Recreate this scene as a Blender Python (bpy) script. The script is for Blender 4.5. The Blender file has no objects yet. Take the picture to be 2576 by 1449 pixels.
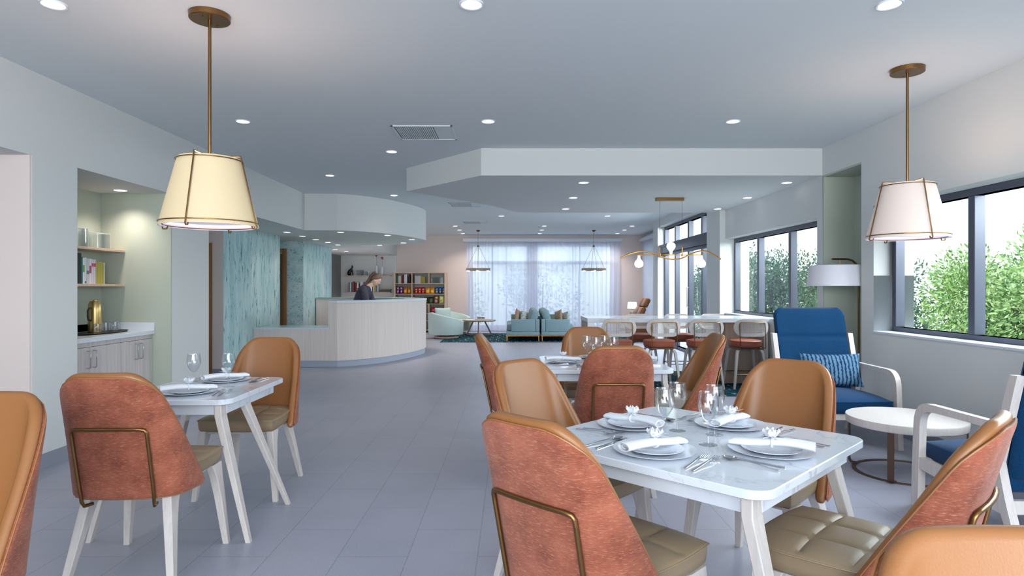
import bpy, bmesh, math, random
from mathutils import Vector, Matrix, noise
R = math.radians
PI = math.pi
C = bpy.context.scene
COL = C.collection

# ---------------------------------------------------------------- camera
F_PX, CX, CY, EYE = 1580.0, 1286.0, 722.0, 1.36
cam_d = bpy.data.cameras.new('camera')
cam = bpy.data.objects.new('camera', cam_d); COL.objects.link(cam)
cam.location = (0, 0, EYE); cam.rotation_euler = (R(90), 0, 0)
cam_d.sensor_width = 36.0; cam_d.lens = 36.0 * F_PX / 2576.0
cam_d.shift_x = (1288.0 - CX) / 2576.0; cam_d.shift_y = -(724.5 - CY) / 2576.0
cam_d.clip_start = 0.02; cam_d.clip_end = 200
C.camera = cam

# ---------------------------------------------------------------- world, exposure
w = bpy.data.worlds.new('sky'); C.world = w; w.use_nodes = True
wn = w.node_tree.nodes; wl = w.node_tree.links
bg = wn['Background']
tc = wn.new('ShaderNodeTexCoord'); sp = wn.new('ShaderNodeSeparateXYZ'); rmp = wn.new('ShaderNodeValToRGB')
wl.new(tc.outputs['Generated'], sp.inputs[0]); wl.new(sp.outputs['Z'], rmp.inputs[0])
rmp.color_ramp.elements[0].position = 0.0; rmp.color_ramp.elements[0].color = (0.80, 0.96, 0.93, 1)
rmp.color_ramp.elements[1].position = 0.6; rmp.color_ramp.elements[1].color = (0.52, 0.74, 1.0, 1)
wl.new(rmp.outputs[0], bg.inputs[0])
bg.inputs[1].default_value = 0.95
C.view_settings.view_transform = 'Standard'; C.view_settings.look = 'None'
C.view_settings.exposure = 0.95; C.view_settings.gamma = 1.0; C.view_settings.use_curve_mapping = False
C.cycles.max_bounces = 9; C.cycles.diffuse_bounces = 5; C.cycles.glossy_bounces = 4
C.cycles.transmission_bounces = 8; C.cycles.transparent_max_bounces = 12
C.cycles.sample_clamp_indirect = 6.0; C.cycles.caustics_reflective = False; C.cycles.caustics_refractive = False
C.cycles.use_denoising = True

def area_light(name, loc, rot, sx, sy, power, col):
    d = bpy.data.lights.new(name, 'AREA'); d.shape = 'RECTANGLE'; d.size = sx; d.size_y = sy
    d.energy = power; d.color = col
    o = bpy.data.objects.new(name, d); COL.objects.link(o); o.location = loc; o.rotation_euler = rot
    return o
# daylight entering through the glazing outside the glass; the front one is added fill
area_light('front_fill', (0.3, -2.9, 1.7), (R(90), 0, 0), 6.0, 2.2, 225, (0.93, 0.97, 1.0))
area_light('daylight_side', (4.6, 3.8, 2.6), (R(60), 0, R(90)), 4.4, 1.4, 190, (0.90, 0.96, 1.0))
area_light('daylight_bar', (4.6, 8.9, 2.6), (R(60), 0, R(90)), 3.0, 1.2, 150, (0.90, 0.96, 1.0))
area_light('daylight_door', (4.6, 13.0, 2.8), (R(60), 0, R(90)), 3.2, 1.6, 230, (0.90, 0.96, 1.0))
area_light('daylight_back', (1.0, 20.6, 2.6), (R(-60), 0, 0), 4.6, 1.6, 50, (0.90, 0.95, 1.0))

# ---------------------------------------------------------------- helpers
def sr(r, g, b):
    f = lambda c: (c / 255 / 12.92) if c / 255 <= 0.04045 else ((c / 255 + 0.055) / 1.055) ** 2.4
    return (f(r), f(g), f(b), 1)

def at(px, y_img, z):      # the point of height z seen at a pixel
    Y = F_PX * (EYE - z) / (y_img - CY)
    return ((px - CX) * Y / F_PX, Y)

class MB:
    def __init__(s): s.bm = bmesh.new()
    def _merge(s, b):
        me = bpy.data.meshes.new('t'); b.to_mesh(me); b.free(); s.bm.from_mesh(me); bpy.data.meshes.remove(me)
    def box(s, x0, x1, y0, y1, z0, z1, bev=0.0, seg=2, M=None):
        b = bmesh.new(); bmesh.ops.create_cube(b, size=1)
        for v in b.verts:
            v.co = Vector(((x0 + x1) / 2 + v.co.x * abs(x1 - x0), (y0 + y1) / 2 + v.co.y * abs(y1 - y0), (z0 + z1) / 2 + v.co.z * abs(z1 - z0)))
        if bev > 0: bmesh.ops.bevel(b, geom=b.edges[:] , offset=bev, segments=seg, affect='EDGES', profile=0.5)
        if M is not None: b.transform(M)
        s._merge(b); return s
    def raw(s, vs, fs, M=None):
        vv = [s.bm.verts.new(M @ Vector(v) if M is not None else Vector(v)) for v in vs]
        for f in fs:
            try: s.bm.faces.new([vv[i] for i in f])
            except ValueError: pass
        return s
    def tube(s, pts, r, seg=8, closed=False, cap=True, flat=None):
        pts = [Vector(p) for p in pts]; n = len(pts)
        rr = r if isinstance(r, (list, tuple)) else [r] * n
        vs, fs = [], []
        prev = None
        for i in range(n):
            a = pts[(i - 1) % n] if (closed or i > 0) else pts[i]
            c = pts[(i + 1) % n] if (closed or i < n - 1) else pts[i]
            t = (c - a).normalized() if (c - a).length > 1e-9 else Vector((0, 0, 1))
            if prev is None:
                u = Vector((0, 0, 1)) if abs(t.z) < 0.9 else Vector((1, 0, 0))
            else: u = prev
            u = (u - t * u.dot(t)); u = u.normalized() if u.length > 1e-9 else t.orthogonal().normalized()
            prev = u; v = t.cross(u)
            for k in range(seg):
                an = 2 * PI * (k + 0.5) / seg
                if flat: vs.append(pts[i] + u * (math.cos(an) * flat[0]) + v * (math.sin(an) * flat[1]))
                else: vs.append(pts[i] + (u * math.cos(an) + v * math.sin(an)) * rr[i])
        m = n if closed else n - 1
        for i in range(m):
            for k in range(seg):
                a0 = i * seg + k; a1 = i * seg + (k + 1) % seg
                b0 = ((i + 1) % n) * seg + k; b1 = ((i + 1) % n) * seg + (k + 1) % seg
                fs.append((a0, a1, b1, b0))
        if cap and not closed:
            fs.append(tuple(reversed(range(seg)))); fs.append(tuple(range((n - 1) * seg, n * seg)))
        return s.raw(vs, fs)
    def lathe(s, prof, c=(0, 0, 0), seg=24, M=None, sx=1, sy=1):
        vs, fs = [], []; n = len(prof)
        for i, (r, z) in enumerate(prof):
            for k in range(seg):
                a = 2 * PI * k / seg
                vs.append(Vector((c[0] + r * sx * math.cos(a), c[1] + r * sy * math.sin(a), c[2] + z)))
        for i in range(n - 1):
            for k in range(seg):
                fs.append((i * seg + k, i * seg + (k + 1) % seg, (i + 1) * seg + (k + 1) % seg, (i + 1) * seg + k))
        loop = prof[0] == prof[-1]
        if prof[0][0] > 1e-6 and not loop: fs.append(tuple(reversed(range(seg))))
        if prof[-1][0] > 1e-6 and not loop: fs.append(tuple(range((n - 1) * seg, n * seg)))
        return s.raw(vs, fs, M)
    def prism(s, poly, z0, z1, M=None):
        n = len(poly)
        vs = [(x, y, z0) for x, y in poly] + [(x, y, z1) for x, y in poly]
        fs = [tuple(reversed(range(n))), tuple(range(n, 2 * n))] + [(i, (i + 1) % n, n + (i + 1) % n, n + i) for i in range(n)]
        return s.raw(vs, fs, M)
    def loft(s, secs, M=None):   # list of equal-length closed loops
        n = len(secs[0]); vs = [p for sec in secs for p in sec]; fs = []
        for i in range(len(secs) - 1):
            for k in range(n): fs.append((i * n + k, i * n + (k + 1) % n, (i + 1) * n + (k + 1) % n, (i + 1) * n + k))
        fs.append(tuple(reversed(range(n)))); fs.append(tuple(range((len(secs) - 1) * n, len(secs) * n)))
        return s.raw(vs, fs, M)
    def grid(s, fn, nu, nv, M=None):
        vs = [fn(i / nu, j / nv) for j in range(nv + 1) for i in range(nu + 1)]
        fs = [(j * (nu + 1) + i, j * (nu + 1) + i + 1, (j + 1) * (nu + 1) + i + 1, (j + 1) * (nu + 1) + i) for j in range(nv) for i in range(nu)]
        return s.raw(vs, fs, M)
    def build(s, name, mat, parent=None, loc=None, rz=0, ang=35, keep=False, fix=True):
        bm = s.bm
        bmesh.ops.remove_doubles(bm, verts=bm.verts, dist=1e-5)
        if fix: bmesh.ops.recalc_face_normals(bm, faces=bm.faces)
        for f in bm.faces: f.smooth = True
        for e in bm.edges:
            if len(e.link_faces) == 2 and e.calc_face_angle(0) > R(ang): e.smooth = False
        me = bpy.data.meshes.new(name); bm.to_mesh(me); bm.free()
        me.materials.append(mat)
        o = bpy.data.objects.new(name, me); COL.objects.link(o)
        if parent is not None: o.parent = parent
        if loc is not None: o.location = loc
        o.rotation_euler.z = rz
        return o

def tag(o, label=None, cat=None, group=None, kind=None):
    if label: o['label'] = label
    if cat: o['category'] = cat
    if group: o['group'] = group
    if kind: o['kind'] = kind
    return o
def thing(name, label, cat, loc=(0, 0, 0), rz=0, group=None):
    o = bpy.data.objects.new(name, None); COL.objects.link(o); o.location = loc; o.rotation_euler.z = rz
    o.empty_display_size = 0.1
    return tag(o, label, cat, group)
def struct(o): o['kind'] = 'structure'; return o
def kids(o): return [c for c in bpy.data.objects if c.parent == o]
def copy_tree(o, parent=None):
    c = o.copy(); COL.objects.link(c)
    if parent is not None: c.parent = parent
    for ch in kids(o): copy_tree(ch, c)
    return c
def dup(o, loc, rz=0, label=None, group=None):
    c = copy_tree(o); c.location = loc; c.rotation_euler.z = rz
    if label: c['label'] = label
    if group: c['group'] = group
    return c
def place(protos, key, maker, loc, rz, label, group):
    if key in protos: return dup(protos[key], loc, rz, label, group)
    o = maker(); o.location = loc; o.rotation_euler.z = rz; tag(o, label, None, group); protos[key] = o
    return o
ORD = ['first', 'second', 'third', 'fourth', 'fifth', 'sixth', 'seventh', 'eighth', 'ninth', 'tenth', 'eleventh', 'twelfth', 'thirteenth', 'fourteenth', 'fifteenth', 'sixteenth', 'seventeenth', 'eighteenth', 'nineteenth', 'twentieth']

# ---------------------------------------------------------------- materials
def mat(name, col, rough=0.6, metal=0.0, spec=0.5, **k):
    m = bpy.data.materials.new(name); m.use_nodes = True
    p = m.node_tree.nodes['Principled BSDF']
    p.inputs['Base Color'].default_value = col; p.inputs['Roughness'].default_value = rough
    p.inputs['Metallic'].default_value = metal; p.inputs['Specular IOR Level'].default_value = spec
    for a, b in k.items(): p.inputs[a.replace('_', ' ')].default_value = b
    return m
def nd(m, t, **k):
    n = m.node_tree.nodes.new(t)
    for a, b in k.items():
        if a in n.inputs: n.inputs[a].default_value = b
        else: setattr(n, a, b)
    return n
def lk(m, a, b): m.node_tree.links.new(a, b)
def P(m): return m.node_tree.nodes['Principled BSDF']
def coords(m, scale=(1, 1, 1), rot=(0, 0, 0), space='Object'):
    t = nd(m, 'ShaderNodeTexCoord'); mp = nd(m, 'ShaderNodeMapping')
    lk(m, t.outputs[space], mp.inputs[0]); mp.inputs['Scale'].default_value = scale; mp.inputs['Rotation'].default_value = rot
    return mp.outputs[0]
def ramp(m, src, stops):
    r = nd(m, 'ShaderNodeValToRGB'); lk(m, src, r.inputs[0]); el = r.color_ramp.elements
    while len(el) < len(stops): el.new(0.5)
    for e, (p, c) in zip(el, stops): e.position = p; e.color = c
    return r.outputs[0]
def noise_tex(m, co, scale, detail=4, rough=0.55, dist=0.0):
    n = nd(m, 'ShaderNodeTexNoise'); lk(m, co, n.inputs['Vector']); n.inputs['Scale'].default_value = scale
    n.inputs['Detail'].default_value = detail; n.inputs['Roughness'].default_value = rough; n.inputs['Distortion'].default_value = dist
    return n.outputs['Fac']
def mix(m, fac, a, b, mode='MIX'):
    x = nd(m, 'ShaderNodeMix', data_type='RGBA', blend_type=mode)
    for i, v in ((0, fac), (6, a), (7, b)):
        if hasattr(v, 'is_linked'): lk(m, v, x.inputs[i])
        else: x.inputs[i].default_value = v
    return x.outputs[2]
def bump(m, src, strength=0.3, dist=0.01):
    b = nd(m, 'ShaderNodeBump'); b.inputs['Strength'].default_value = strength; b.inputs['Distance'].default_value = dist
    lk(m, src, b.inputs['Height']); lk(m, b.outputs[0], P(m).inputs['Normal'])
def paint(name, col, rough=0.75):
    m = mat(name, col, rough, spec=0.25); bump(m, noise_tex(m, coords(m), 220, 2), 0.05, 0.002); return m
def wood(name, c1, c2, scale=(30, 30, 1.6), rough=0.5, bands=False):
    m = mat(name, c1, rough, spec=0.35); co = coords(m, scale)
    f = noise_tex(m, co, 1.6, 6, 0.6, 0.3)
    lk(m, ramp(m, f, [(0.3, c1), (0.7, c2)]), P(m).inputs['Base Color']); bump(m, f, 0.08, 0.002)
    return m
M = {}
M['wall'] = paint('wall_paint', sr(212, 215, 215))
M['wall_green'] = paint('sage_paint', sr(182, 190, 178))
M['wall_pink'] = paint('lamp_warmed_wall_paint', sr(226, 212, 208))  # wall paint with the pinkish lamp light put into its colour
M['ceiling'] = paint('ceiling_paint', sr(214, 221, 224), 0.85)
M['trim'] = mat('baseboard_vinyl', sr(140, 145, 160), 0.6)
M['toe'] = paint('toe_kick', sr(170, 178, 195))
m = mat('floor_tile', sr(120, 126, 144), 0.35, spec=0.5); M['floor'] = m
co = coords(m); brv = nd(m, 'ShaderNodeMapping'); lk(m, co, brv.inputs[0])
brv.inputs['Rotation'].default_value = (0, 0, R(90)); brv.inputs['Location'].default_value = (0, 0.17, 0)
br = nd(m, 'ShaderNodeTexBrick'); lk(m, brv.outputs[0], br.inputs['Vector'])
br.offset = 0.5; br.inputs['Scale'].default_value = 1.0; br.inputs['Brick Width'].default_value = 0.704; br.inputs['Row Height'].default_value = 0.352
br.inputs['Mortar Size'].default_value = 0.0028; br.inputs['Mortar Smooth'].default_value = 0.1
br.inputs['Color1'].default_value = sr(141, 145, 163); br.inputs['Color2'].default_value = sr(149, 152, 168); br.inputs['Mortar'].default_value = sr(70, 72, 86)
f1 = noise_tex(m, co, 160, 3, 0.7); f2 = noise_tex(m, co, 2.2, 3)
c = mix(m, ramp(m, f1, [(0.35, (0, 0, 0, 1)), (0.7, (1, 1, 1, 1))]), br.outputs['Color'], sr(176, 178, 192))
c2 = mix(m, 0.25, c, ramp(m, f2, [(0.3, sr(128, 130, 150)), (0.7, sr(158, 162, 178))]))
lk(m, c2, P(m).inputs['Base Color'])
lk(m, ramp(m, f1, [(0.3, (0.30, 0.30, 0.30, 1)), (0.75, (0.46, 0.46, 0.46, 1))]), P(m).inputs['Roughness'])
bump(m, br.outputs['Fac'], -0.2, 0.002)

def teal_wall(name, along):
    m = mat(name, sr(160, 205, 208), 0.7, spec=0.3)
    sc = (1, 1, 0.16) if along else (1, 1, 1.6)
    co = coords(m, sc)
    f = noise_tex(m, co, 5.0, 5, 0.6, 0.4); g = noise_tex(m, co, 24, 4, 0.7, 0.8)
    base = ramp(m, f, [(0.3, sr(158, 198, 203)), (0.5, sr(186, 214, 218)), (0.7, sr(208, 226, 228))])
    k = ramp(m, g, [(0.57, (0, 0, 0, 1)), (0.64, (1, 1, 1, 1))])
    lk(m, mix(m, k, base, sr(70, 138, 146)), P(m).inputs['Base Color']); return m
M['teal_side'] = teal_wall('teal_brushed_wallcovering', True)
M['teal_front'] = teal_wall('teal_mottled_wallcovering', False)
M['white_wood'] = wood('whitewashed_wood', sr(206, 200, 197), sr(192, 184, 181), (40, 40, 3), 0.45)
M['pale_wood'] = wood('pale_oak_laminate', sr(230, 218, 213), sr(218, 206, 201), (24, 24, 0.6), 0.5)
M['cab_wood'] = wood('grey_oak_laminate', sr(206, 200, 198), sr(184, 178, 178), (20, 20, 0.8), 0.5)
M['oak'] = wood('light_oak', sr(214, 190, 170), sr(196, 170, 148), (20, 20, 2), 0.5)
M['door_wood'] = wood('walnut_door', sr(160, 118, 84), sr(130, 92, 62), (12, 12, 0.8), 0.45)
M['drift'] = wood('grey_brown_wood', sr(168, 152, 140), sr(136, 120, 110), (20, 20, 3), 0.5)
M['rib_wood'] = wood('shaded_oak_panel', sr(178, 160, 146), sr(160, 142, 130), (20, 20, 0.8), 0.5)
def marble(name, base=sr(208, 214, 224)):
    m = mat(name, base, 0.12, spec=0.5); co = coords(m)
    f = noise_tex(m, co, 2.1, 8, 0.55, 1.6)
    s = nd(m, 'ShaderNodeMath', operation='SUBTRACT'); lk(m, f, s.inputs[0]); s.inputs[1].default_value = 0.5
    a = nd(m, 'ShaderNodeMath', operation='ABSOLUTE'); lk(m, s.outputs[0], a.inputs[0])
    v = ramp(m, a.outputs[0], [(0.0, (1, 1, 1, 1)), (0.010, (0.3, 0.3, 0.3, 1)), (0.04, (0, 0, 0, 1))])
    g = noise_tex(m, co, 1.3, 3)
    k = mix(m, 1.0, v, ramp(m, g, [(0.42, (0, 0, 0, 1)), (0.60, (1, 1, 1, 1))]), 'MULTIPLY')
    lk(m, mix(m, k, base, sr(160, 164, 174)), P(m).inputs['Base Color']); return m
M['marble'] = marble('white_marble'); M['quartz'] = mat('white_quartz', sr(216, 222, 232), 0.25)
M['green_top'] = mat('green_grey_quartz', sr(150, 178, 178), 0.2)
# upholstery
m = mat('rust_chenille', sr(176, 98, 76), 0.85, spec=0.2, Sheen_Weight=0.15); M['rust'] = m
co = coords(m, (14, 14, 110)); f = noise_tex(m, co, 3.2, 5, 0.75); g = noise_tex(m, coords(m), 9, 4, 0.6)
b1 = ramp(m, g, [(0.3, sr(118, 60, 44)), (0.7, sr(160, 92, 70))]); k = ramp(m, f, [(0.52, (0, 0, 0, 1)), (0.72, (1, 1, 1, 1))])
lk(m, mix(m, k, b1, sr(186, 130, 106)), P(m).inputs['Base Color']); bump(m, f, 0.25, 0.002)
def leather(name, c, rough=0.42, sc=260):
    m = mat(name, c, rough, spec=0.5, Coat_Weight=0.12, Coat_Roughness=0.35)
    v = nd(m, 'ShaderNodeTexVoronoi'); lk(m, coords(m), v.inputs['Vector']); v.inputs['Scale'].default_value = sc
    bump(m, v.outputs['Distance'], 0.12, 0.0015); return m
M['leather'] = leather('caramel_leather', sr(142, 92, 50)); M['taupe'] = leather('taupe_leather', sr(142, 122, 96), 0.45)
M['brown_leather'] = leather('brown_leather', sr(140, 88, 44))
M['rust_leather'] = leather('rust_leather', sr(158, 86, 64), 0.5)
M['bronze'] = mat('antique_bronze', sr(138, 104, 66), 0.32, 1.0)
M['brass'] = mat('aged_brass', sr(178, 132, 78), 0.3, 1.0)
M['dark_bronze'] = mat('dark_bronze_metal', sr(104, 82, 72), 0.4, 0.8)
M['steel'] = mat('polished_steel', sr(200, 202, 208), 0.16, 1.0)
M['gold'] = mat('brushed_gold', sr(206, 176, 120), 0.28, 1.0)
M['frame'] = mat('charcoal_aluminium', sr(84, 88, 102), 0.4, 0.3)
M['china'] = mat('white_china', sr(214, 220, 230), 0.15); M['linen'] = mat('white_linen', sr(222, 226, 234), 0.9, spec=0.1)
M['black'] = mat('black_plastic', sr(22, 22, 26), 0.35)
m = mat('navy_velvet', sr(6, 56, 108), 0.85, spec=0.15, Sheen_Weight=0.08); M['navy'] = m
f = noise_tex(m, coords(m, (18, 18, 60)), 5, 4, 0.7)
lk(m, ramp(m, f, [(0.3, sr(0, 40, 74)), (0.7, sr(2, 62, 104))]), P(m).inputs['Base Color']); bump(m, f, 0.1, 0.002)
m = mat('blue_wave_cushion', sr(120, 150, 175), 0.9, spec=0.1); M['wave'] = m
wv = nd(m, 'ShaderNodeTexWave', wave_type='BANDS', bands_direction='X'); lk(m, coords(m), wv.inputs['Vector'])
wv.inputs['Scale'].default_value = 9; wv.inputs['Distortion'].default_value = 3.0; wv.inputs['Detail Scale'].default_value = 4.0
lk(m, ramp(m, wv.outputs['Fac'], [(0.10, sr(20, 46, 78)), (0.30, sr(66, 98, 128)), (0.85, sr(92, 124, 150))]), P(m).inputs['Base Color'])
def cloth(name, c1, c2, sc=60):
    m = mat(name, c1, 0.9, spec=0.15); f = noise_tex(m, coords(m), sc, 3, 0.7)
    lk(m, ramp(m, f, [(0.35, c1), (0.65, c2)]), P(m).inputs['Base Color']); return m
M['mint'] = cloth('mint_boucle', sr(178, 198, 200), sr(192, 210, 210)); M['mint_in'] = cloth('sand_boucle', sr(190, 200, 182), sr(204, 208, 190))
M['teal_sofa'] = cloth('teal_linen', sr(124, 150, 160), sr(136, 160, 170)); M['olive'] = cloth('sage_linen', sr(112, 132, 128), sr(126, 144, 138))
M['speck'] = cloth('speckled_cushion', sr(90, 100, 100), sr(206, 212, 210), 45); M['tan'] = cloth('tan_cushion', sr(150, 128, 112), sr(170, 148, 130))
def rug(name):
    m = mat(name, sr(24, 72, 84), 0.95, spec=0.1); co = coords(m, (1, 1, 1))
    b = nd(m, 'ShaderNodeTexBrick'); lk(m, co, b.inputs['Vector']); b.inputs['Scale'].default_value = 1
    b.inputs['Brick Width'].default_value = 0.16; b.inputs['Row Height'].default_value = 0.42; b.inputs['Mortar Size'].default_value = 0.010
    b.offset = 0.35; b.inputs['Color1'].default_value = sr(20, 66, 80); b.inputs['Color2'].default_value = sr(30, 84, 96); b.inputs['Mortar'].default_value = sr(150, 158, 150)
    g = noise_tex(m, coords(m, (3, 3, 3)), 3, 3)
    k = ramp(m, g, [(0.46, (0, 0, 0, 1)), (0.52, (1, 1, 1, 1))])
    lk(m, mix(m, k, b.outputs['Color'], sr(18, 58, 74)), P(m).inputs['Base Color']); return m
M['rug'] = rug('teal_rug_pile')
def glass(name, col=(1, 1, 1, 1)):
    m = mat(name, col, 0.0, spec=0.5, Transmission_Weight=1.0, IOR=1.45); return m
M['glass'] = glass('clear_glass')
def pane(name, tint=(0.97, 1, 0.99, 1), base=0.04, pw_=4.0):
    m = bpy.data.materials.new(name); m.use_nodes = True; n = m.node_tree.nodes; n.clear()
    o = n.new('ShaderNodeOutputMaterial'); t = n.new('ShaderNodeBsdfTransparent'); g = n.new('ShaderNodeBsdfGlossy'); x = n.new('ShaderNodeMixShader')
    fr = n.new('ShaderNodeLayerWeight'); pw = n.new('ShaderNodeMath'); pw.operation = 'POWER'; ma = n.new('ShaderNodeMath'); ma.operation = 'MULTIPLY_ADD'
    t.inputs[0].default_value = tint; g.inputs['Roughness'].default_value = 0.0; fr.inputs[0].default_value = 0.5
    pw.inputs[1].default_value = pw_; ma.inputs[1].default_value = 0.75; ma.inputs[2].default_value = base
    L = m.node_tree.links; L.new(fr.outputs['Facing'], pw.inputs[0]); L.new(pw.outputs[0], ma.inputs[0]); L.new(ma.outputs[0], x.inputs[0])
    L.new(t.outputs[0], x.inputs[1]); L.new(g.outputs[0], x.inputs[2]); L.new(x.outputs[0], o.inputs[0])
    return m
M['pane'] = pane('window_glass')
M['wine'] = pane('thin_clear_glass', tint=(0.97, 0.98, 0.99, 1), base=0.07, pw_=2.6)
M['acrylic'] = pane('clear_acrylic', tint=(0.93, 0.95, 0.96, 1))
def emit(name, col, s):
    m = mat(name, col, 0.6); P(m).inputs['Emission Color'].default_value = col; P(m).inputs['Emission Strength'].default_value = s; return m
M['led'] = emit('lit_diffuser', sr(255, 252, 248), 1.6)
M['bulb'] = emit('lit_glass_bulb', sr(232, 250, 244), 2.2)
M['shade_l'] = emit('lit_cream_shade', sr(214, 194, 158), 0.09)
M['shade_r'] = emit('lit_ivory_shade', sr(224, 208, 200), 0.06)
M['shade_in'] = emit('lit_shade_lining', sr(222, 216, 232), 0.22)
M['shade_f'] = mat('white_lamp_shade', sr(224, 224, 234), 0.8)
M['shade_t'] = emit('lit_table_lamp_shade', sr(236, 246, 236), 0.8)
m = bpy.data.materials.new('sheer_curtain'); m.use_nodes = True; n = m.node_tree.nodes; n.clear(); M['sheer'] = m
o = n.new('ShaderNodeOutputMaterial'); t = n.new('ShaderNodeBsdfTransparent'); d = n.new('ShaderNodeBsdfDiffuse'); tl = n.new('ShaderNodeBsdfTranslucent')
a1 = n.new('ShaderNodeMixShader'); a2 = n.new('ShaderNodeMixShader'); a1.inputs[0].default_value = 0.5; a2.inputs[0].default_value = 0.84
d.inputs[0].default_value = sr(232, 232, 244); tl.inputs[0].default_value = sr(214, 222, 244)
L = m.node_tree.links; L.new(d.outputs[0], a1.inputs[1]); L.new(tl.outputs[0], a1.inputs[2]); L.new(t.outputs[0], a2.inputs[1]); L.new(a1.outputs[0], a2.inputs[2]); L.new(a2.outputs[0], o.inputs[0])
M['skin'] = mat('skin', sr(226, 186, 170), 0.5, Subsurface_Weight=0.08); M['hair'] = mat('brown_hair', sr(104, 78, 72), 0.5); bump(M['hair'], noise_tex(M['hair'], coords(M['hair'], (60, 300, 60)), 1.5, 3), 0.6, 0.004)
M['lips'] = mat('lips', sr(190, 104, 104), 0.4); M['jacket'] = cloth('dark_jacket', sr(58, 60, 76), sr(72, 74, 92), 30); M['shirt'] = mat('white_shirt', sr(230, 230, 238), 0.8)
M['trousers'] = mat('dark_trousers', sr(40, 42, 52), 0.85)
M['ground'] = mat('paved_ground', sr(120, 128, 120), 0.9)
M['bark'] = mat('bark', sr(96, 80, 66), 0.9)
def leaf_mat(name, a, b):
    m = mat(name, a, 0.55, spec=0.3); gi = nd(m, 'ShaderNodeNewGeometry')
    lk(m, ramp(m, gi.outputs['Random Per Island'], [(0.0, a), (1.0, b)]), P(m).inputs['Base Color']); return m
M['leaf_near'] = leaf_mat('bright_leaves', sr(104, 148, 74), sr(206, 224, 150))
M['leaf_far'] = leaf_mat('dark_leaves', sr(76, 112, 84), sr(140, 170, 134))
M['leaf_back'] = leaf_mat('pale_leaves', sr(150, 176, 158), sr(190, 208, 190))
M['red_petal'] = mat('coral_petal', sr(196, 92, 84), 0.7); M['stem'] = mat('green_stem', sr(110, 110, 80), 0.8)
def plain(c, rough=0.6):
    k = 'p%d_%d_%d' % tuple(c)
    if k not in M: M[k] = mat('print_' + k[1:], sr(*c), rough)
    return M[k]

# ================================================================ setting
H, SOF, LOW = 2.945, 2.325, 2.635
def wallbox(name, m, boxes):
    b = MB()
    for q in boxes: b.box(*q)
    return struct(b.build(name, m, fix=False))
wallbox('floor', M['floor'], [(-8.2, 4.25, -3.2, 19.6, -0.12, 0)])
wallbox('ceiling', M['ceiling'], [(-8.2, 4.3, -3.2, 19.6, H, H + 0.12)])
# curve shared by the reception soffit and the reception counter
CURVE = [(-2.96, 10.68), (-2.66, 10.86), (-2.31, 11.25), (-2.02, 11.85), (-1.83, 12.50), (-1.775, 13.02), (-1.87, 13.50), (-2.16, 13.92), (-2.66, 14.28), (-3.09, 14.42), (-3.51, 14.50)]
def smooth_path(pts, k=6):
    out = []; n = len(pts)
    for i in range(n - 1):
        p0 = Vector(pts[max(i - 1, 0)]); p1 = Vector(pts[i]); p2 = Vector(pts[i + 1]); p3 = Vector(pts[min(i + 2, n - 1)])
        for j in range(k):
            t = j / k
            out.append(0.5 * ((2 * p1) + (p2 - p0) * t + (2 * p0 - 5 * p1 + 4 * p2 - p3) * t * t + (3 * p1 - p0 - 3 * p2 + p3) * t ** 3))
    out.append(Vector(pts[-1])); return out
CV = [(p.x, p.y) for p in smooth_path(CURVE)]
b = MB(); b.prism([(-8.2, -3.2), (-3.51, -3.2), (-3.51, 10.66)] + CV + [(-3.51, 19.4), (-8.2, 19.4)], SOF, H + 0.02)
struct(b.build('ceiling_soffit', M['wall'], ang=20))
b = MB(); b.prism([(-0.345, 7.18), (3.6, 7.18), (3.6, 10.78), (0.30, 10.78), (0.06, 10.66), (-0.167, 10.12), (-0.587, 9.42), (-1.397, 8.38)], LOW, H + 0.02)
struct(b.build('ceiling_bulkhead', M['wall'], ang=20))
# right side
XR, XO, SILL, HEAD = 3.555, 3.95, 0.912, 2.16
wallbox('wall_right', M['wall'], [
    (XR, XO, -3.2, 1.5, 0, H), (XR, XO, 1.5, 6.16, 0, SILL), (XR, XO, 1.5, 6.16, HEAD, H),
    (XR, XO, 6.16, 6.375, 0, H), (XR, XO, 6.375, 7.17, 2.63, H), (3.918, XO + 0.05, 6.375, 7.17, 0, 2.63),
    (XR, XO, 7.17, 7.30, 0, H), (XR, XO, 7.30, 10.43, 0, SILL), (XR, XO, 7.30, 10.43, HEAD, H),
    (3.465, XO, 10.43, 11.13, 0, H), (3.465, XO, 11.13, 14.84, 2.77, H), (3.465, 4.3, 14.84, 15.33, 0, H),
    (4.08, 4.3, 15.33, 16.2, 0, H), (4.08, 4.3, 16.2, 18.9, 0, 0.3), (4.08, 4.3, 16.2, 18.9, 2.7, H), (4.08, 4.3, 18.9, 19.6, 0, H)])
wallbox('wall_niche', M['wall_green'], [(XR + 0.004, 3.918, 7.150, 7.171, 0, 2.63), (3.900, 3.919, 6.375, 7.15, 0, 2.63), (XR + 0.004, 3.9, 6.375, 7.15, 2.612, 2.632), (XR + 0.004, 3.9, 6.374, 6.39, 0, 2.612)])
wallbox('trim_1', M['quartz'], [(XR - 0.012, 3.735, 1.5, 6.16, SILL, SILL + 0.018)])
wallbox('trim_2', M['quartz'], [(XR - 0.012, 3.735, 7.30, 10.43, SILL, SILL + 0.018)])
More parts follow.
